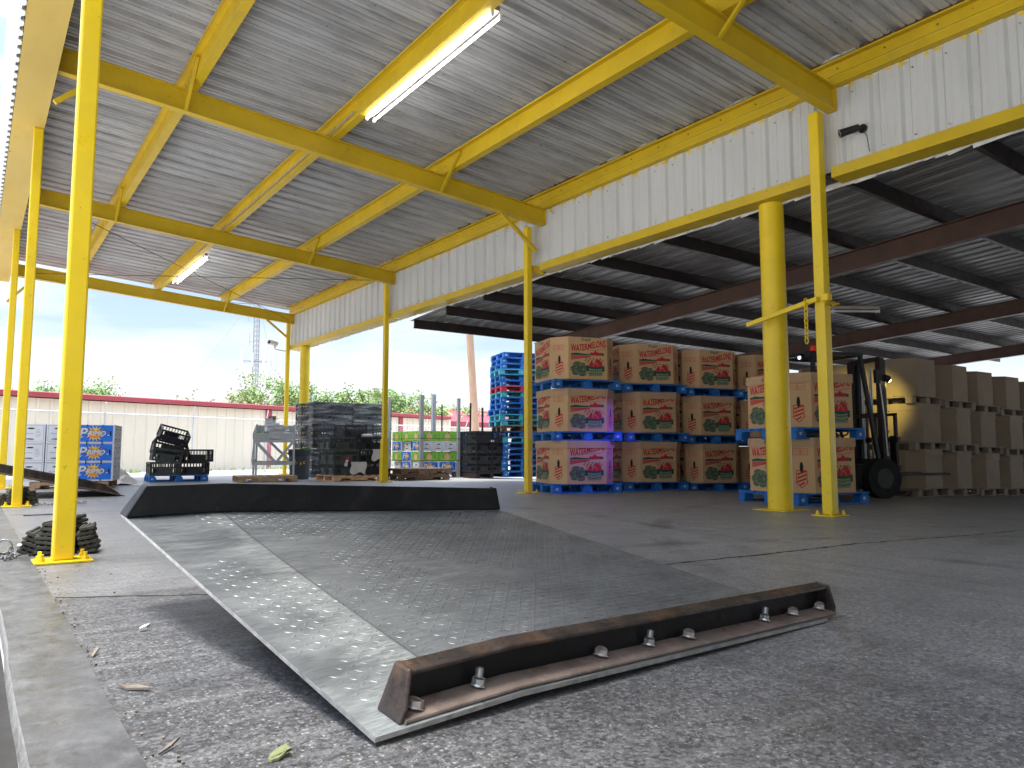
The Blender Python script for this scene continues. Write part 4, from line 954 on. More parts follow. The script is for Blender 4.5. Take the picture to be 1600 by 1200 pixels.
def endart(mb, fr, w, h):
    e = w/2-.025; stroke(mb, [(-e, .03), (e, .03), (e, h-.02), (-e, h-.02), (-e, .03)], .004, fr, 'carton ink')
    mb.poly(ell(-.02, h-.075, .055, .013, 12), fr, 'print dark', 2)
    for i in range(6): stroke(mb, [(.05, h-.1-.024*i), (.05+random.uniform(.05, .08), h-.1-.024*i)], .004, fr, 'carton ink')
    stroke(mb, [(-.13, h*.48), (-.10, h*.55), (-.09, h*.47), (-.05, h*.52), (-.02, h*.48), (.02, h*.51)], .006, fr, 'carton ink')
    stroke(mb, [(-.12, .055), (-.07, .07), (-.02, .055), (.04, .06)], .006, fr, 'carton ink'); mb.poly(ell(-.04, .07, .07, .012, 8), fr, 'carton ink', 1)
def greenart(mb, fr, w, h):
    mb.poly([(-w/2+.006, .006), (w/2-.006, .006), (w/2-.006, h-.004), (-w/2+.006, h-.004)], fr, 'carton green', 1)
    mb.poly(ell(-.02, h*.42, h*.33, h*.30, 14), fr, 'carton peach', 2); mb.poly([(-.1, h*.5), (-.02, h*.85), (.06, h*.5)], fr, 'carton peach', 2.4)
    for x in (-w*.28, w*.28): mb.poly([(x-.006, h*.35), (x+.006, h*.35), (x+.006, h*.62), (x-.006, h*.62)], fr, 'print dark', 3)
    mb.poly(ell(.02, h*.86, .02, .008, 8), fr, 'print dark', 3)
def carton(kind, w, d, h):
    t = MB(); t.box(-w/2, w/2, -d/2, d/2, 0, h-.002, 'carton green' if kind == 'green' else 'carton white')
    F = {'sun': sunart, 'end': endart, 'green': greenart}
    fronts = {'sun': ('sun', 'end'), 'end': ('end', 'sun'), 'green': ('green', 'green')}[kind]
    for (o, u, ww, k) in (((0,-d/2,0),(1,0,0), w, fronts[0]), ((-w/2,0,0),(0,-1,0), d, fronts[1]), ((0,d/2,0),(-1,0,0), w, fronts[0]), ((w/2,0,0),(0,1,0), d, fronts[1])):
        if ww > .5 and k == 'end': k = 'end'
        F[k](t, frame(o, u, (0,0,1)), ww, h)
    nm = {'sun': 'produce_carton', 'end': 'produce_carton', 'green': 'green_carton'}[kind]
    o = t.obj(nm); tag(o, '', 'carton'); return o
random.seed(2)
c_sun = carton('sun', .62, .40, .325); c_end = carton('end', .385, .60, .325)
# left load: two end-on columns and one long-side column, three layers
ga = radians(-16); ox, oy = .72, 15.12
def lp(u, v): return (ox+u*cos(ga)-v*sin(ga), oy+u*sin(ga)+v*cos(ga))
lay = ['bottom', 'middle', 'top']
x_, y_ = lp(.72, .52); place(woodp, (x_, y_, .0), ga, 'pale wooden pallet under the blue sun-printed cartons at the far left')
for ti in range(3):
    z = .133+ti*.328
    for q, (u, w_) in enumerate(((.16, 'left end-on'), (.56, 'right end-on'))):
        xx, yy = lp(u-.03, .30); place(c_end, (xx, yy, z), ga, 'white carton with small print, %s in the %s layer of the left stack' % (w_, lay[ti]), 'produce cartons stacked at the left')
    xx, yy = lp(1.075, .20); place(c_sun, (xx, yy, z), ga, 'blue carton with sun and palms lettered PRIMO, %s layer of the left stack' % lay[ti], 'produce cartons stacked at the left')
    xx, yy = lp(1.075, .62); place(c_sun, (xx, yy, z), ga, 'carton hidden behind the blue %s-layer carton of the left stack' % lay[ti], 'produce cartons stacked at the left')
t = thing('plastic_sheet', 'crumpled white plastic sheet on the floor beside the blue printed cartons', 'plastic sheet', (2.35, 16.3, 0))
b = MB(); random.seed(8); g = 9; vs = []
for i in range(g):
    for j in range(g): r_ = sqrt((i-4)**2+(j-4)**2)/4; vs.append(((i-4)*.11, (j-4)*.11, max(.003, .34*(1-r_)+random.uniform(-.04, .05))))
b.add(vs, [(i*g+j, (i+1)*g+j, (i+1)*g+j+1, i*g+j+1) for i in range(g-1) for j in range(g-1)], 'white plastic'); b.obj('film', t)
# green / blue load with corner posts
ld = (8.89, 15.97)
place(rawp, (ld[0]+.53, ld[1]+.55, 0), 0, 'dark wooden pallet under the green and blue cartons with steel corner posts')
g_f = carton('green', .50, .50, .245); s_f = carton('sun', .51, .40, .245); e_f = carton('end', .335, .45, .245)
for k in (s_f, e_f): k.name = 'produce_carton'
layers = [('sun', 'sun side', 2), ('green', 'green', 2), ('end', 'white', 3), ('green', 'green', 2)]
nth = ['lowest layer', 'second layer', 'third layer', 'top layer']
for li, (kd, cn_, k) in enumerate(layers):
    z = .145+li*.253; proto = {'sun': s_f, 'green': g_f, 'end': e_f}[kd]; W_ = 1.03
    cnm = {'sun': 'blue sun-printed carton', 'green': 'green carton with peach emblem', 'end': 'white carton with grey print'}[kd]
    for i in range(k):
        pos = (['left', 'right'] if k == 2 else ['left', 'middle', 'right'])[i]
        place(proto, (ld[0]+W_*(i+.5)/k, ld[1]+(.27 if kd == 'green' else .22), z), 0, '%s, front %s of the %s between steel posts' % (cnm, pos, nth[li]), 'cartons between steel corner posts')
    # row seen on the sunlit left side
    side = {0: [('sun', 0), ('end', 1)], 1: [('sun', 0), ('green', 1)], 2: [('end', 0), ('sun', 1)], 3: [('green', 0), ('green', 1)]}[li]
    for j, (kk, i) in enumerate(side):
        pr = {'sun': s_f, 'green': g_f, 'end': e_f}[kk]; dx = .20 if kk == 'sun' else .25
        place(pr, (ld[0]+dx+.01, ld[1]+.76+.0*j if j == 0 else ld[1]+1.30, z), radians(-90) if kk != 'green' else 0, '%s in the %s, %s on the left side of the post load' % ({'sun': 'blue sun-printed carton', 'green': 'green carton', 'end': 'white carton'}[kk], nth[li], ('middle', 'rearmost')[j]), 'cartons between steel corner posts')
def angle_post(x, y, h, label, s=.055, lean=(0,0), m='post steel'):
    t = MB(); a, c = Vector((0,0,.0)), Vector((lean[0], lean[1], h)); t.prism([(0,0),(s,0),(s,.006),(.006,.006),(.006,s),(0,s)], a, c, (1,0,0), (0,1,0), m)
    o = t.obj('angle_post'); o.location = (x, y, .001); tag(o, label, 'post', 'steel posts standing round the carton loads')
angle_post(8.84, 15.91, 2.02, 'tall grey angle post at the near corner of the green carton load', .085)
angle_post(9.90, 15.90, 1.98, 'tall grey angle post between the green cartons and the black crates', .07)
angle_post(8.80, 17.55, 2.05, 'thin grey post at the sunlit rear corner of the green cartons')
angle_post(10.15, 17.6, 2.2, 'grey post standing behind the middle of the green carton load', .10)
angle_post(10.55, 17.8, 1.95, 'thin dark post behind the green carton load', .03, m='dark steel')
angle_post(10.15, 15.75, 1.86, 'thin dark leaning post next to the post between cartons and black crates', .035, (.02, 0), 'dark steel')
angle_post(10.9, 16.3, 1.80, 'thin dark post rising behind the black crate load', .04, m='dark steel')
angle_post(10.88, 14.45, 1.78, 'thin dark post in front of the tall blue pallet stack', .025, m='dark steel')
b = MB()
for z in (.42, .96): b.bar((8.83, 15.90, z), (9.98, 15.895, z), .004, .012, 'dark steel'); b.bar((8.82, 15.9, z), (8.80, 17.6, z), .004, .012, 'dark steel')
tag(b.obj('strap'), 'dark straps pulled round the green carton load', 'strap')
# ------------------------------------------------------------------ plastic crates
def crate(m, w=.58, d=.40, h=.27, name='plastic_crate', n=9, label=''):
    b = MB(); t = .010
    for s in (-1, 1):
        y = s*(d/2-t/2); x = s*(w/2-t/2)
        b.cbox((0, y, h-.018), (w, t*1.6, .036), m); b.cbox((0, y, .02), (w, t, .04), m); b.cbox((0, y, h*.55), (w, t, .02), m)
        b.cbox((x, 0, h-.018), (t*1.6, d, .036), m); b.cbox((x, 0, .02), (t, d, .04), m); b.cbox((x, 0, h*.55), (t, d, .02), m)
        for i in range(n+1): b.cbox((-w/2+.01+(w-.02)*i/n, y, h/2), (.014 if 0 < i < n else .04, t*.9, h*.96), m)
        k = max(4, int(n*d/w))
        for i in range(k+1): b.cbox((x, -d/2+.01+(d-.02)*i/k, h/2), (t*.9, .014 if 0 < i < k else .04, h*.96), m)
        b.cbox((x, 0, h*.3), (t*.7, d*.5, h*.5), m); b.cbox((0, y, h*.28), (w*.5, t*.7, h*.46), m)
    b.cbox((0, 0, .008), (w-.01, d-.01, .010), m)
    o = b.obj(name)
    if name == 'plastic_crate': tag(o, label, 'crate')
    return o
cb = crate('black crate'); cg = crate('grey crate', .58, .38, .27, n=12); cb.name = 'plastic_crate'; cg.name = 'plastic_crate'
# pile on the blue pallet
ga2 = radians(-5); px0, py0 = corner(3.02, 17.02, ga2, 1.2, 1.05)
bp_ = place(blue, (px0, py0, .002), ga2, 'bright blue pallet under the untidy pile of black crates', 'blue pallets under watermelon boxes'); bp_['group'] = 'pallets of the outdoor piles'
def cl(u, v, z, rx, ry, rz, proto, label, grp='black crates piled on the blue pallet'):
    x, y = px0+u*cos(ga2)-v*sin(ga2), py0+u*sin(ga2)+v*cos(ga2); return place(proto, (x, y, z), 0, label, grp, rot=(rx, ry, ga2+rz))
cl(-.27, -.28, .147, 0, 0, 0, cg, 'grey black crate at the bottom left of the pile on the blue pallet')
cl(-.27, .14, .147, 0, 0, 0, cb, 'black crate at the bottom, behind the lower left crate of the blue pallet pile')
cl(-.25, -.26, .425, 0, .12, .03, cg, 'slightly tilted crate resting on the lower left crate of the blue pallet pile')
cl(-.24, -.20, .60, -.25, .24, .05, cb, 'solid looking black crate tilted right in the middle of the pile')
cl(-.14, -.16, .86, .35, .26, .1, cb, 'tipped black crate on the very top of the pile, lit through')
cl(.31, -.26, .147, 0, 0, 0, cb, 'black crate at the bottom right of the blue pallet pile')
cl(.31, .16, .147, 0, 0, .03, cb, 'black crate at the bottom, behind the lower right crate of the blue pallet pile')
cl(.37, -.26, .42, 0, 0, .08, cb, 'black crate jutting out right, upper crate at the right of the blue pallet pile')
cl(-.05, .1, .46, 0, -.3, .4, cg, 'grey crate leaning at the back centre of the blue pallet pile')
# crates on the wooden pallet
px1, py1 = 6.30+.6, 15.12+.5
place(orangep, (px1, py1, 0), 0, 'orange toned wooden pallet under the crates beside the trash can')
G2 = 'crates stacked on the orange toned pallet'
def c2_(u, v, z, proto, label, rz=0, ry=0, rx=0): return place(proto, (px1+u, py1+v, .133+z), 0, label, G2, rot=(rx, ry, rz))
nmH = ['left', 'right']
for i, u in enumerate((-.29, .30)):
    for j, v in enumerate((-.28, .14)):
        for k in range(2):
            c2_(u+random.uniform(-.01, .01), v, k*.275, cg if i == 0 else cb, 'crate in the %s layer, %s %s of the orange toned pallet' % (('bottom', 'second')[k], ('front', 'rear')[j], nmH[i]), random.uniform(-.02, .02))
c2_(-.36, .12, .55, cg, 'grey slatted crate standing in the third layer at the left of the orange toned pallet', .1)
c2_(.02, -.20, .555, cb, 'dark solid looking crate in the middle of the third layer', -.03)
c2_(.42, -.05, .555, cb, 'long dark crate at the right of the third layer', .04)
c2_(-.0, .02, .83, cb, 'single black crate on top of the orange toned pallet stack', .25)
c2_(-.36, -.24, .55, cg, 'open slatted crate at the front left of the third layer', -.06)
b = MB(); b.cyl((-.12, 0, 0), (.12, .03, .0), .038, 'paper', 14); o = b.obj('paper_roll'); o.location = (px1+.30, py1-.2, .133+.825+.04); tag(o, 'white roll of paper lying on top of the dark crates', 'roll')
def sheet(loc, w, h, lab, rz=0, seed=1):
    random.seed(seed); b = MB(); g = 7; vs = [((i/(g-1)-.5)*w+.02*sin(j), -.012-random.uniform(0, .02)-.01*(j == 0), -j/(g-1)*h*(1+.12*sin(i*1.3))) for i in range(g) for j in range(g)]
    b.add(vs, [(i*g+j, (i+1)*g+j, (i+1)*g+j+1, i*g+j+1) for i in range(g-1) for j in range(g-1)], 'paper', True); o = b.obj('paper_sheet'); o.location = loc; o.rotation_euler = (0, 0, rz); tag(o, lab, 'paper', 'paper sheets hanging on crates')
sheet((px1-.04, py1-.50, .133+.285), .36, .25, 'crumpled pale paper sheet hanging over the bottom middle crate', 0, 4)
sheet((px1+.42, py1-.50, .133+.56), .30, .24, 'crumpled pale paper sheet draped over the right second-layer crate', .1, 5)
sheet((px1+.60, py1-.50, .133+.42), .22, .16, 'small pale paper sheet beside the yellow post', -.1, 6)
b = MB(); random.seed(12)
for i in range(60): c_ = Vector((random.uniform(-.5, .45), random.uniform(-.45, .3), .69+random.uniform(0, .02))); a = random.uniform(0, pi); b.cbox(c_, (.05, .03, .004), 'leafy green', (random.uniform(-.5, .5), random.uniform(-.5, .5), a))
o = b.obj('loose_greens'); o.location = (px1, py1, 0); tag(o, 'loose green leaves lying on the crates of the orange toned pallet', 'leaves', kind='stuff')
b = MB(); b.box(-.035, .035, -.004, 0, -.12, 0, 'print red'); b.box(-.03, .03, -.0055, -.0045, -.11, -.06, 'carton white'); b.box(-.035, .035, -.004, 0, -.20, -.121, 'carton white'); o = b.obj('paper_tag'); o.location = (px1-.28, py1-.492, .52); o.rotation_euler = (0, .25, 0); tag(o, 'red and white tag on the left crates beside the trash can', 'tag')
# wrapped loads behind
def wrapped(x, y, w, d, label, top):
    t = thing('wrapped_load', label, 'wrapped load', (x, y, 0), 0, 'film wrapped crate loads'); cw, cd, chh = w/2, d/3, .235
    me = None
    for li in range(8):
        for i in range(2):
            for j in range(3):
                if j == 1: continue
                if me is None: o = crate('black crate', cw-.01, cd-.01, .225, 'crate', 7); me = o
                else: o = me.copy(); COL.objects.link(o)
                o.parent = t; o.location = (-w/2+cw*(i+.5), -d/2+cd*(j+.5), .02+li*chh)
    b = MB(); ww, dd = w/2+.012, d/2+.012; nz_ = 12; ring = []
    per = [(-ww+2*ww*i/6, -dd) for i in range(6)]+[(ww, -dd+2*dd*i/6) for i in range(6)]+[(ww-2*ww*i/6, dd) for i in range(6)]+[(-ww, dd-2*dd*i/6) for i in range(6)]
    for k in range(nz_+1):
        for (x_, y_) in per: ring.append((x_+random.uniform(-.012, .012), y_+random.uniform(-.012, .012), .03+1.88*k/nz_))
    n = len(per); b.add(ring, [(k*n+i, k*n+(i+1) % n, (k+1)*n+(i+1) % n, (k+1)*n+i) for k in range(nz_) for i in range(n)], 'stretch film', True)
    b.obj('film', t); return t
random.seed(17)
wrapped(7.19+.25, 17.95+.62, 1.06, 1.25, 'film wrapped tower of black crates directly behind the round column', 2)
wrapped(8.27+.25, 17.90+.62, 1.06, 1.25, 'film wrapped tower of black crates left of the sleeved yellow post', 2)
# ------------------------------------------------------------------ trash can
t = thing('trash_can', 'dark grey round trash can with faded yellow letters below the far column', 'trash can', (6.22, 16.95, 0))
b = MB(); R = .245
prof = [(0,.0),(R*.86,0),(R*.88,.03),(R*.98,.52),(R*1.0,.56),(R*1.06,.565),(R*1.07,.66),(R*1.10,.67),(R*1.10,.695),(R*1.02,.695),(R*.98,.6),(R*.80,.05),(0,.04)]
n = 36; vs = [(r_*cos(2*pi*i/n), r_*sin(2*pi*i/n), z) for r_, z in prof for i in range(n)]
b.add(vs, [(k*n+i, k*n+(i+1) % n, (k+1)*n+(i+1) % n, (k+1)*n+i) for k in range(len(prof)-1) for i in range(n)], 'bin grey', True); b.obj('can', t)
b = MB(); 
for s, ch in ((-.60, 'T'), (-.28, 'R'), (.10, 'B'), (.42, 'C')):
    tt = text2d(ch, .075, bold=.03); va = -pi/2+s-.33
    vs = [((R*.96+.004)*cos(va+p_[0]/R), (R*.96+.004)*sin(va+p_[0]/R), .36+p_[1]-.02*(ch == 'B')) for p_ in tt[0]]; b.add(vs, tt[1], 'carton yellow')
b.obj('lettering', t)
b = MB()
for i in range(8): b.cbox((.12+random.uniform(-.05, .1), -.1+random.uniform(-.05, .1), .70+random.uniform(0, .04)), (.10, .06, .01), 'leafy green', (random.uniform(-.6, .6), random.uniform(-.6, .6), i))
b.obj('green_waste', t)
for s in (-1, 1):
    b = MB(); b.cbox((s*R*1.10, 0, .60), (.04, .12, .03), 'bin grey'); b.obj('handle', t)
# ------------------------------------------------------------------ grey sorting table
ga3 = radians(-20); tb = thing('sorting_table', 'grey painted wooden sorting table with sloped tray and crossed braces', 'table', (5.15, 16.91, 0), ga3)
w_, d_ = .86, 1.1; zf, zb = 1.05, 1.27; S = .045
for (x_, y_, h_) in ((0, 0, zf+.02), (w_, 0, zf+.02), (0, d_, zb+.02), (w_, d_, zb+.02)):
    b = MB(); b.box(x_-S/2, x_+S/2, y_-S, y_+S, 0, h_, 'grey paint'); b.obj('leg', tb, bevel=.003)
b = MB(); zz = .87
b.add([(.03, .05, zf-.16), (w_-.03, .05, zf-.16), (w_-.03, d_-.05, zb-.16), (.03, d_-.05, zb-.16)], [(0,1,2,3)], 'grey paint')
for (x0, x1) in ((.025, .32), (.54, w_-.025)): b.box(x0, x1, -.065, -.047, zf-.13, zf+.01, 'grey paint')
b.box(.025, w_-.025, -.062, -.046, zf-.205, zf-.135, 'grey paint')
for x_ in (-.032, w_+.024): b.add([(x_,-.05,zf-.13),(x_,d_+.03,zb-.13),(x_,d_+.03,zb+.02),(x_,-.05,zf+.01),(x_+.016,-.05,zf-.13),(x_+.016,d_+.03,zb-.13),(x_+.016,d_+.03,zb+.02),(x_+.016,-.05,zf+.01)], [(0,1,2,3),(7,6,5,4),(0,4,5,1),(1,5,6,2),(2,6,7,3),(3,7,4,0)], 'grey paint')
b.box(0, w_, d_+.046, d_+.062, zb-.18, zb+.0, 'grey paint'); b.obj('tray', tb)
b = MB(); b.box(.025, w_-.025, -.062, -.046, .34, .42, 'grey paint'); b.box(.025, w_-.025, d_+.046, d_+.062, .34, .42, 'grey paint'); b.box(-.04, -.024, 0, d_, .34, .46, 'grey paint'); b.box(w_+.024, w_+.04, 0, d_, .34, .46, 'grey paint'); b.obj('lower_rail', tb)
b = MB(); b.bar((.03, -.072, zf-.17), (.50, -.072, .36), .018, .07, 'grey paint', (0, 0, 1)); b.bar((w_-.03, -.09, zf-.2), (.50, -.09, .42), .016, .06, 'grey paint'); b.bar((-.048, .08, .42), (-.048, d_-.1, zb-.2), .016, .05, 'grey paint'); b.bar((w_+.048, .08, zf-.2), (w_+.048, d_-.1, .42), .016, .06, 'grey paint')
b.bar((.1, d_+.07, zb-.2), (w_-.1, d_+.07, .42), .016, .06, 'grey paint'); b.obj('cross_brace', tb)
def tloc(u, v, z): return (5.15+u*cos(ga3)-v*sin(ga3), 16.91+u*sin(ga3)+v*cos(ga3), z)
for k, (u, v, z, sz, rt, lab) in enumerate(((.47, .10, .93, (.30, .28, .17), .05, 'battered grey carton sitting on the low front of the grey table'), (.40, .22, 1.10, (.34, .28, .10), .25, 'flattened grey carton lying on top of the grey table pile'), (.33, .2, 1.20, (.17, .2, .16), -.3, 'small open white carton at the top of the grey table pile'))):
    b = MB(); a, c_, e = sz; b.box(-a/2, a/2, -c_/2, c_/2, 0, e, 'carton white'); fr = frame((0, -c_/2, 0), (1,0,0), (0,0,1)); stroke(b, [(-.05, e*.4), (.0, e*.6), (.06, e*.45)], .008, fr, 'carton ink')
    b.add([(-a/2, -c_/2, e), (a/2, -c_/2, e), (a/2+.02, -c_/2-.07, e+.05), (-a/2, -c_/2-.08, e+.02)], [(0,1,2,3)], 'carton white'); b.add([(a/2, -c_/2, e), (a/2, c_/2, e), (a/2+.12, c_/2, e+.06), (a/2+.13, -c_/2, e+.02)], [(0,1,2,3)], 'cardboard' if k else 'carton white')
    b.add([(-a/2, c_/2, e), (a/2, c_/2, e), (a/2, c_/2+.03, e+.10), (-a/2, c_/2+.02, e+.09)], [(0,1,2,3)], 'old wood' if k == 2 else 'carton white')
    o = b.obj('carton'); o.location = tloc(u, v, z); o.rotation_euler = (0, 0, ga3+rt); tag(o, lab, 'carton', 'battered cartons on the grey table')
b = MB()
for i in range(26): b.cbox((random.uniform(-.12, .14), random.uniform(-.15, .15), random.uniform(0, .05)), (.09, .05, .008), 'leafy green', (random.uniform(-.5, .5), random.uniform(-.5, .5), random.uniform(0, 3)))
o = b.obj('loose_greens'); o.location = tloc(.16, .35, 1.03); tag(o, 'green leaves lying in the tray of the grey table', 'leaves', kind='stuff')
gaw = radians(-9); x_, y_ = corner(4.55, 15.72, gaw, 1.08, 1.0); place(woodp, (x_, y_, 0), gaw, 'light wooden pallet lying in front of the grey sorting table')
for k in range(2):
    place(oldp, (8.30+.03*k, 15.15-.04*k, .001+.131*k), radians(-6+3*k), ('lower', 'upper')[k]+' weathered brown pallet of the pair right of the sleeved post', 'weathered brown pallets')
# ------------------------------------------------------------------ black crate load
t = thing('black_crate_load', 'square load of dark plastic crates with a white label', 'crates', (9.97+.52, 15.22+.45, 0), 0)
for li in range(4):
    for i in range(2):
        o = crate('black crate', .47, .88, .25, 'crate', 11) if (li == 0 and i == 0) else (base_.copy())
        if li == 0 and i == 0: base_ = o
        else: COL.objects.link(o)
        o.parent = t; o.location = (-.24+.48*i, 0, .13+li*.255)
b = MB(); b.box(-.05, .05, -.446, -.4435, .88, .93, 'paper'); b.obj('label', t)
b = MB()
for x_ in (-.42, 0, .42): b.box(x_-.05, x_+.05, -.43, .43, 0, .09, 'dark steel')
b.box(-.47, .47, -.44, .44, .091, .125, 'dark steel'); b.obj('skid', t)
# ------------------------------------------------------------------ tall blue pallet stack
random.seed(44); RS = radians(-18); x_, y_ = corner(10.80, 15.2, RS, 1.15, 1.05)
od = ['first', 'second', 'third', 'fourth', 'fifth', 'sixth', 'seventh', 'eighth', 'ninth', 'tenth', 'eleventh', 'twelfth', 'thirteenth', 'fourteenth', 'fifteenth', 'sixteenth', 'seventeenth', 'eighteenth', 'nineteenth', 'twentieth', 'twenty-first', 'twenty-second']
NP = 22
for i in range(NP):
    top = NP-i; pr = redp if top == 7 else (rawp if top == 14 else (teal if top in (4, 8, 12, 13, 16) else blue)); cn_ = {redp: 'red', rawp: 'bare brown', teal: 'pale teal', blue: 'blue'}[pr]
    jx = random.uniform(-.035, .035)+(-.06 if i > 8 else 0)+(.07 if top == 1 else 0); jy = random.uniform(-.03, .03)
    place(pr, (x_+jx, y_+jy, .001+i*.1435), RS+random.uniform(-.05, .05), '%s pallet, %s from the top of the tall outdoor pallet stack' % (cn_, od[top-1]), 'pallets in the tall blue stack')
RS2 = radians(-6); x_, y_ = 10.95, 16.6
for i in range(8):
    place(blue, (x_+random.uniform(-.03, .03)-.0, y_+random.uniform(-.03, .03), .001+i*.1435), RS2+random.uniform(-.04, .04), 'blue pallet, %s from the top of the low stack behind the black crates' % od[7-i], 'pallets in the low blue stack')

# ------------------------------------------------------------------ small litter on the floor
def litter(name, pts, x, y, rz, m, label, cat, h=.006, grp=None):
    b = MB(); n = len(pts); b.add([(p_[0], p_[1], .001+.006*sin(p_[0]*60)) for p_ in pts]+[(p_[0]*.96, p_[1]*.96, h+.006*sin(p_[0]*60)) for p_ in pts], [tuple(range(n))[::-1], tuple(range(n, 2*n))]+[(i, (i+1) % n, n+(i+1) % n, n+i) for i in range(n)], m)
    o = b.obj(name); o.location = (x, y, .006); o.rotation_euler = (0, 0, rz); tag(o, label, cat, grp)
litter('green_leaf', ell(0, 0, .028, .016, 9)+[(.035, .012), (.018, -.02)], .565, 1.62, .5, 'green leaf', 'crumpled olive green leaf on the floor below the near end of the plate', 'leaf')
litter('wood_splinter', [(-.06, -.004), (-.02, -.012), (.05, -.008), (.06, .003), (.0, .011), (-.04, .006)], .40, 2.30, -.9, 'splinter', 'grey wood splinter on the floor beside the dock edge', 'splinter')
litter('wood_splinter', [(-.035, -.002), (.0, -.006), (.035, .0), (.0, .005)], .385, 1.80, .7, 'splinter', 'thin pale splinter near the bottom left of the picture', 'splinter')
litter('stone_chip', [(-.02, -.008), (.005, -.013), (.022, .0), (.006, .010), (-.012, .009)], .545, 3.02, .2, 'paper', 'pale chip of stone on the dark floor left of the plate', 'chip', .012)
litter('wood_splinter', [(-.03, -.004), (.03, -.006), (.032, .004), (-.02, .005)], .355, 2.75, 1.2, 'splinter', 'small brown splinter in the joint of the dock edge', 'splinter')
litter('steel_strip', [(-.16, -.012), (.16, -.006), (.16, .008), (-.16, .006)], .62, 8.9, .05, 'dark steel', 'thin dark metal strip on the floor between the first two left posts', 'strip', .01)
b = MB(); random.seed(77)
for i in range(230):
    x_ = .33+abs(random.gauss(0, .035)) if random.random() < .6 else random.uniform(.35, 5.5); y_ = random.uniform(1.2, 6.5)
    if x_ > .9 and not (y_ < 1.35 or x_ > 3): continue
    s_ = random.uniform(.001, .0042); b.cbox((x_, y_, .002+s_*.3), (s_*2, s_*1.4, s_*.8), random.choice(['splinter', 'dry leaf', 'crack', 'splinter', 'crack']), (random.uniform(-.3, .3), random.uniform(-.3, .3), random.uniform(0, 3)))
tag(b.obj('grit'), 'scattered grit and crumbs on the dock floor', 'grit', kind='stuff')

# ------------------------------------------------------------------ background
# low storage building
ang = radians(19.3)
def bl(u, v, z=0): return Vector((-9.0+u*cos(ang)-v*sin(ang), 22.75+u*sin(ang)+v*cos(ang), z))
bd = thing('storage_building', 'long low beige ribbed storage building with red roof trim behind the fence', 'building', tuple(bl(14, 0)), ang)
b = MB(); X = -14; e0 = 2.25; Lb = 30.4
pf = [(s-14, h) for s, h in corr_profile(0, Lb, .38, .035, .0)]
vs = []
for s, h in pf: vs += [(s, -h, G), (s, -h, e0)]
b.add(vs, [(i, i+2, i+3, i+1) for i in range(0, len(vs)-2, 2)], 'beige siding'); b.box(-14, Lb-14, .01, 12, G, e0-.01, 'beige siding')
b.obj('wall', bd)
b = MB(); b.prism([(-.20, .03), (-.20, .17), (-.06, .20), (6, .34), (12.2, .20), (12.2, 0)], (-14.2, 0, e0), (Lb-13.8, 0, e0), (0, 1, 0), (0, 0, 1), 'red trim'); b.obj('roof', bd)
for u in (-9.2, -1.85, 5.5, 13.0):
    b = MB(); b.box(u-.13, u+.13, -.075, -.03, G, e0, 'red trim'); b.obj('trim_post', bd)
bd2 = thing('storage_building', 'small far building with red roof seen between the cartons and the pallet stack', 'building', (21.5, 33.5, 0), radians(10))
b = MB(); b.box(-2.5, 6, 0, 8, G, 1.95, 'beige siding'); b.obj('wall', bd2); b = MB(); b.prism([(-.3, 0), (-.3, .25), (4, 1.2), (8.3, .25), (8.3, 0)], (-2.7, 0, 1.95), (6.2, 0, 1.95), (0,1,0), (0,0,1), 'red trim'); b.obj('roof', bd2)
# chain link fence
fa = radians(18.4)
fn = thing('chain_link_fence', 'galvanised chain link fence with slanted barb arms before the beige building', 'fence', (.56, 22.3, G), fa)
b = MB(); b.cyl((-14, 0, 1.72), (21, 0, 1.72), .022, 'fence steel', 8); b.obj('top_rail', fn)
u = -13.2
while u < 21:
    b = MB(); b.cyl((u, 0, 0), (u, 0, 1.74), .03, 'fence steel', 8); b.bar((u, 0, 1.74), (u-.06, -.16, 2.02), .03, .02, 'fence steel'); b.obj('fence_post', fn); u += 2.62
b = MB(); hh = 1.70; p_ = .075; u = -14.0
while u < 21:
    for s in (1, -1):
        a = Vector((u, .012*s, 0)); c_ = Vector((u+s*hh, .012*s, hh)); r = .0032
        b.add([a+Vector((-r,0,0)), a+Vector((r,0,0)), c_+Vector((r,0,0)), c_+Vector((-r,0,0))], [(0,1,2,3)], 'fence steel')
        b.add([a+Vector((0,-r,0)), a+Vector((0,r,0)), c_+Vector((0,r,0)), c_+Vector((0,-r,0))], [(0,1,2,3)], 'fence steel')
    u += p_
o = b.obj('wire_mesh', fn)
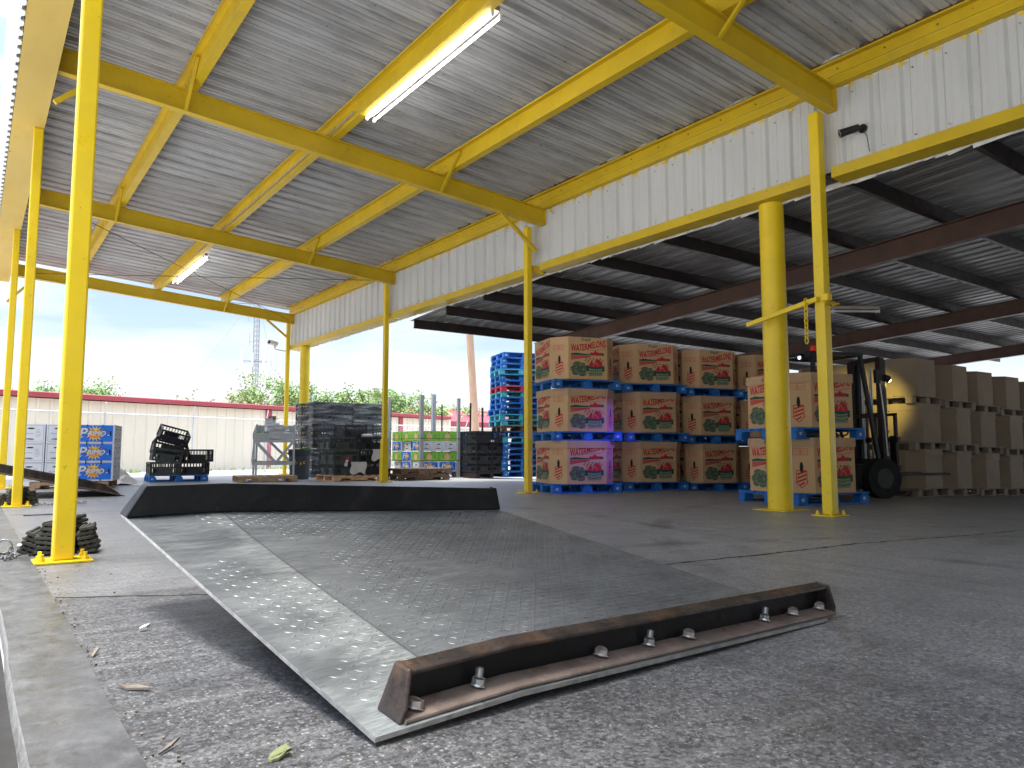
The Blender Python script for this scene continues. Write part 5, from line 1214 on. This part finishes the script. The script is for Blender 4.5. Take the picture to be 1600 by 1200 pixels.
# trees
def tree(x, y, h, r, label, seed, m=('foliage light', 'foliage dark'), dens=1., flat=.62):
    random.seed(seed); t = thing('tree', label, 'tree', (x, y, G), 0, 'trees beyond the storage building')
    b = MB(); b.cyl((0,0,0), (.1,0,h*.45), .22, 'bark', 10, r2=.13); br = []
    for i in range(8):
        a = 2*pi*i/8+random.uniform(-.3, .3); q = Vector((cos(a)*r*.75, sin(a)*r*.75, h*random.uniform(.6, .9))); b.cyl((.1,0,h*.42), q*.5+Vector((0,0,h*.25)), .08, 'bark', 6, r2=.05); b.cyl(q*.5+Vector((0,0,h*.25)), q, .05, 'bark', 6, r2=.015); br.append(q)
    b.obj('trunk', t)
    b = MB(); cl_ = []
    for i in range(int(46*dens)):
        a = random.uniform(0, 2*pi); rr = r*sqrt(random.random())*.95; z = h*(flat+ (1-flat)*random.random()*sqrt(max(0, 1-(rr/r)**2)))-random.random()*h*.12
        cl_.append((Vector((cos(a)*rr, sin(a)*rr, z)), random.uniform(.35, .75)*r*.36))
    for c_, s in cl_:
        k = int(120*dens)
        for _ in range(k):
            v = Vector((random.gauss(0, 1), random.gauss(0, 1), random.gauss(0, .75)))*s*.55; p0 = c_+v; ls = random.uniform(.05, .10)
            e = Euler((random.uniform(-1.2, 1.2), random.uniform(-1.2, 1.2), random.uniform(0, 6.3))).to_matrix(); m_ = m[0] if random.random() < .72 else m[1]
            b.add([p0+e @ Vector((-ls, 0, 0)), p0+e @ Vector((0, -ls*.5, 0)), p0+e @ Vector((ls, 0, 0)), p0+e @ Vector((0, ls*.5, 0))], [(0,1,2,3)], m_)
    b.obj('crown', t); return t
for a in ((2.0, 45.0, 4.3, 2.0, 'small green tree above the red roof at the far left', 1), (4.4, 44.5, 4.6, 2.3, 'green tree rising above the red roof behind the nearest left post', 2),
          (9.0, 41.5, 3.55, 2.6, 'low thin tree just topping the red roof left of the tower', 3, ('foliage light', 'foliage dark'), .6),
          (12.5, 38.6, 4.6, 2.3, 'pale green tree at the foot of the radio tower', 4), (14.0, 37.8, 4.0, 1.9, 'pale tree seen between the far post and the round column', 5),
          (16.9, 35.6, 4.4, 2.0, 'pale green tree above the wrapped crates', 6), (15.6, 36.8, 3.9, 1.9, 'lower bushy tree left of the one above the wrapped crates', 7), (18.9, 34.8, 3.8, 1.8, 'pale tree right of the sleeved post above the red roof', 8),
          (22.6, 36.5, 3.5, 1.9, 'low green tree between the steel posts and the leaning utility pole', 9), (25.3, 37.5, 3.2, 1.8, 'low green tree right behind the leaning utility pole', 10)):
    tree(*a)
# utility pole
t = thing('utility_pole', 'tall brown wooden utility pole leaning left of the blue pallet stack', 'pole', (15.5, 23.5, G))
b = MB(); b.cyl((.02, 0, 0), (-.75, -.2, 8.4), .155, 'pole wood', 18, r2=.12); b.obj('shaft', t)
b = MB(); b.bar((-1.7, .6, 7.9), (.2, -1.0, 7.9), .1, .1, 'pole wood'); b.obj('crossarm', t)
# radio tower
t = thing('radio_tower', 'slim lattice radio tower with antenna panels above the trees', 'tower', (27.6, 91, G))
b = MB(); wd = .42; H = 24.5; cs = [(wd*cos(a), wd*sin(a)) for a in (0.3, 0.3+2*pi/3, 0.3+4*pi/3)]
for (x_, y_) in cs: b.cyl((x_, y_, 0), (x_*.8, y_*.8, H), .055, 'tower steel', 6)
z = 0
while z < H-.6:
    for i in range(3): a, c_ = cs[i], cs[(i+1) % 3]; b.cyl((a[0], a[1], z), (c_[0], c_[1], z+.6), .025, 'tower steel', 4); b.cyl((c_[0], c_[1], z), (a[0], a[1], z+.6), .025, 'tower steel', 4)
    z += .6
b.obj('mast', t)
for i in range(9):
    a = 2*pi*i/9; rr = 1.7+.3*(i % 2); x_, y_ = rr*cos(a), rr*sin(a); b = MB(); b.cbox((x_, y_, 11.6+.2*(i % 3)), (.28, .18, 1.7), 'fence steel', (0, 0, a)); b.obj('antenna_panel', t)
b = MB()
for i in range(9): a = 2*pi*i/9; b.cyl((0, 0, 11.6), (1.9*cos(a), 1.9*sin(a), 11.6), .04, 'tower steel', 5)
b.obj('antenna_mount', t)
for z, q in ((18.5, .5), (17.0, .6), (14, .4), (20.8, .6)):
    b = MB(); b.cyl((-.4, 0, z), (-.4-q, 0, z), .03, 'tower steel', 5); b.cyl((-.4-q, 0, z-.5), (-.4-q, 0, z+1.0), .03, 'tower steel', 5); b.obj('whip_antenna', t)
for i in range(3):
    a = .9+2*pi*i/3; b = MB(); b.cyl((0, 0, 20), (13*cos(a), 13*sin(a), 0), .02, 'tower steel', 4); b.obj('guy_wire', t)
# grey downpipe at the far left
t = thing('downpipe', 'pale grey downpipe at the far left picture edge', 'pipe', (.20, 20.7, 0)); b = MB(); b.tube([(0,0,0), (0,0,3.4), (.06,0,3.52), (.20,0,3.6)], .05, 'white plastic', 14); b.obj('pipe', t)
# overhead line beyond the canopy
b = MB(); q = [Vector((-6+i*1.6, 30+i*.2, 7.35-.018*i*(12-i))) for i in range(13)]; b.tube(q, .012, 'cable', 5); tag(b.obj('overhead_wire'), 'thin overhead wire crossing the sky under the far rafter', 'wire')
for p_ in (teal, redp, rawp, dullp, blue, woodp, orangep, oldp, binA, binB, binC, pb1, pb2):
    if p_.name not in USED: print('UNUSED', p_.name)
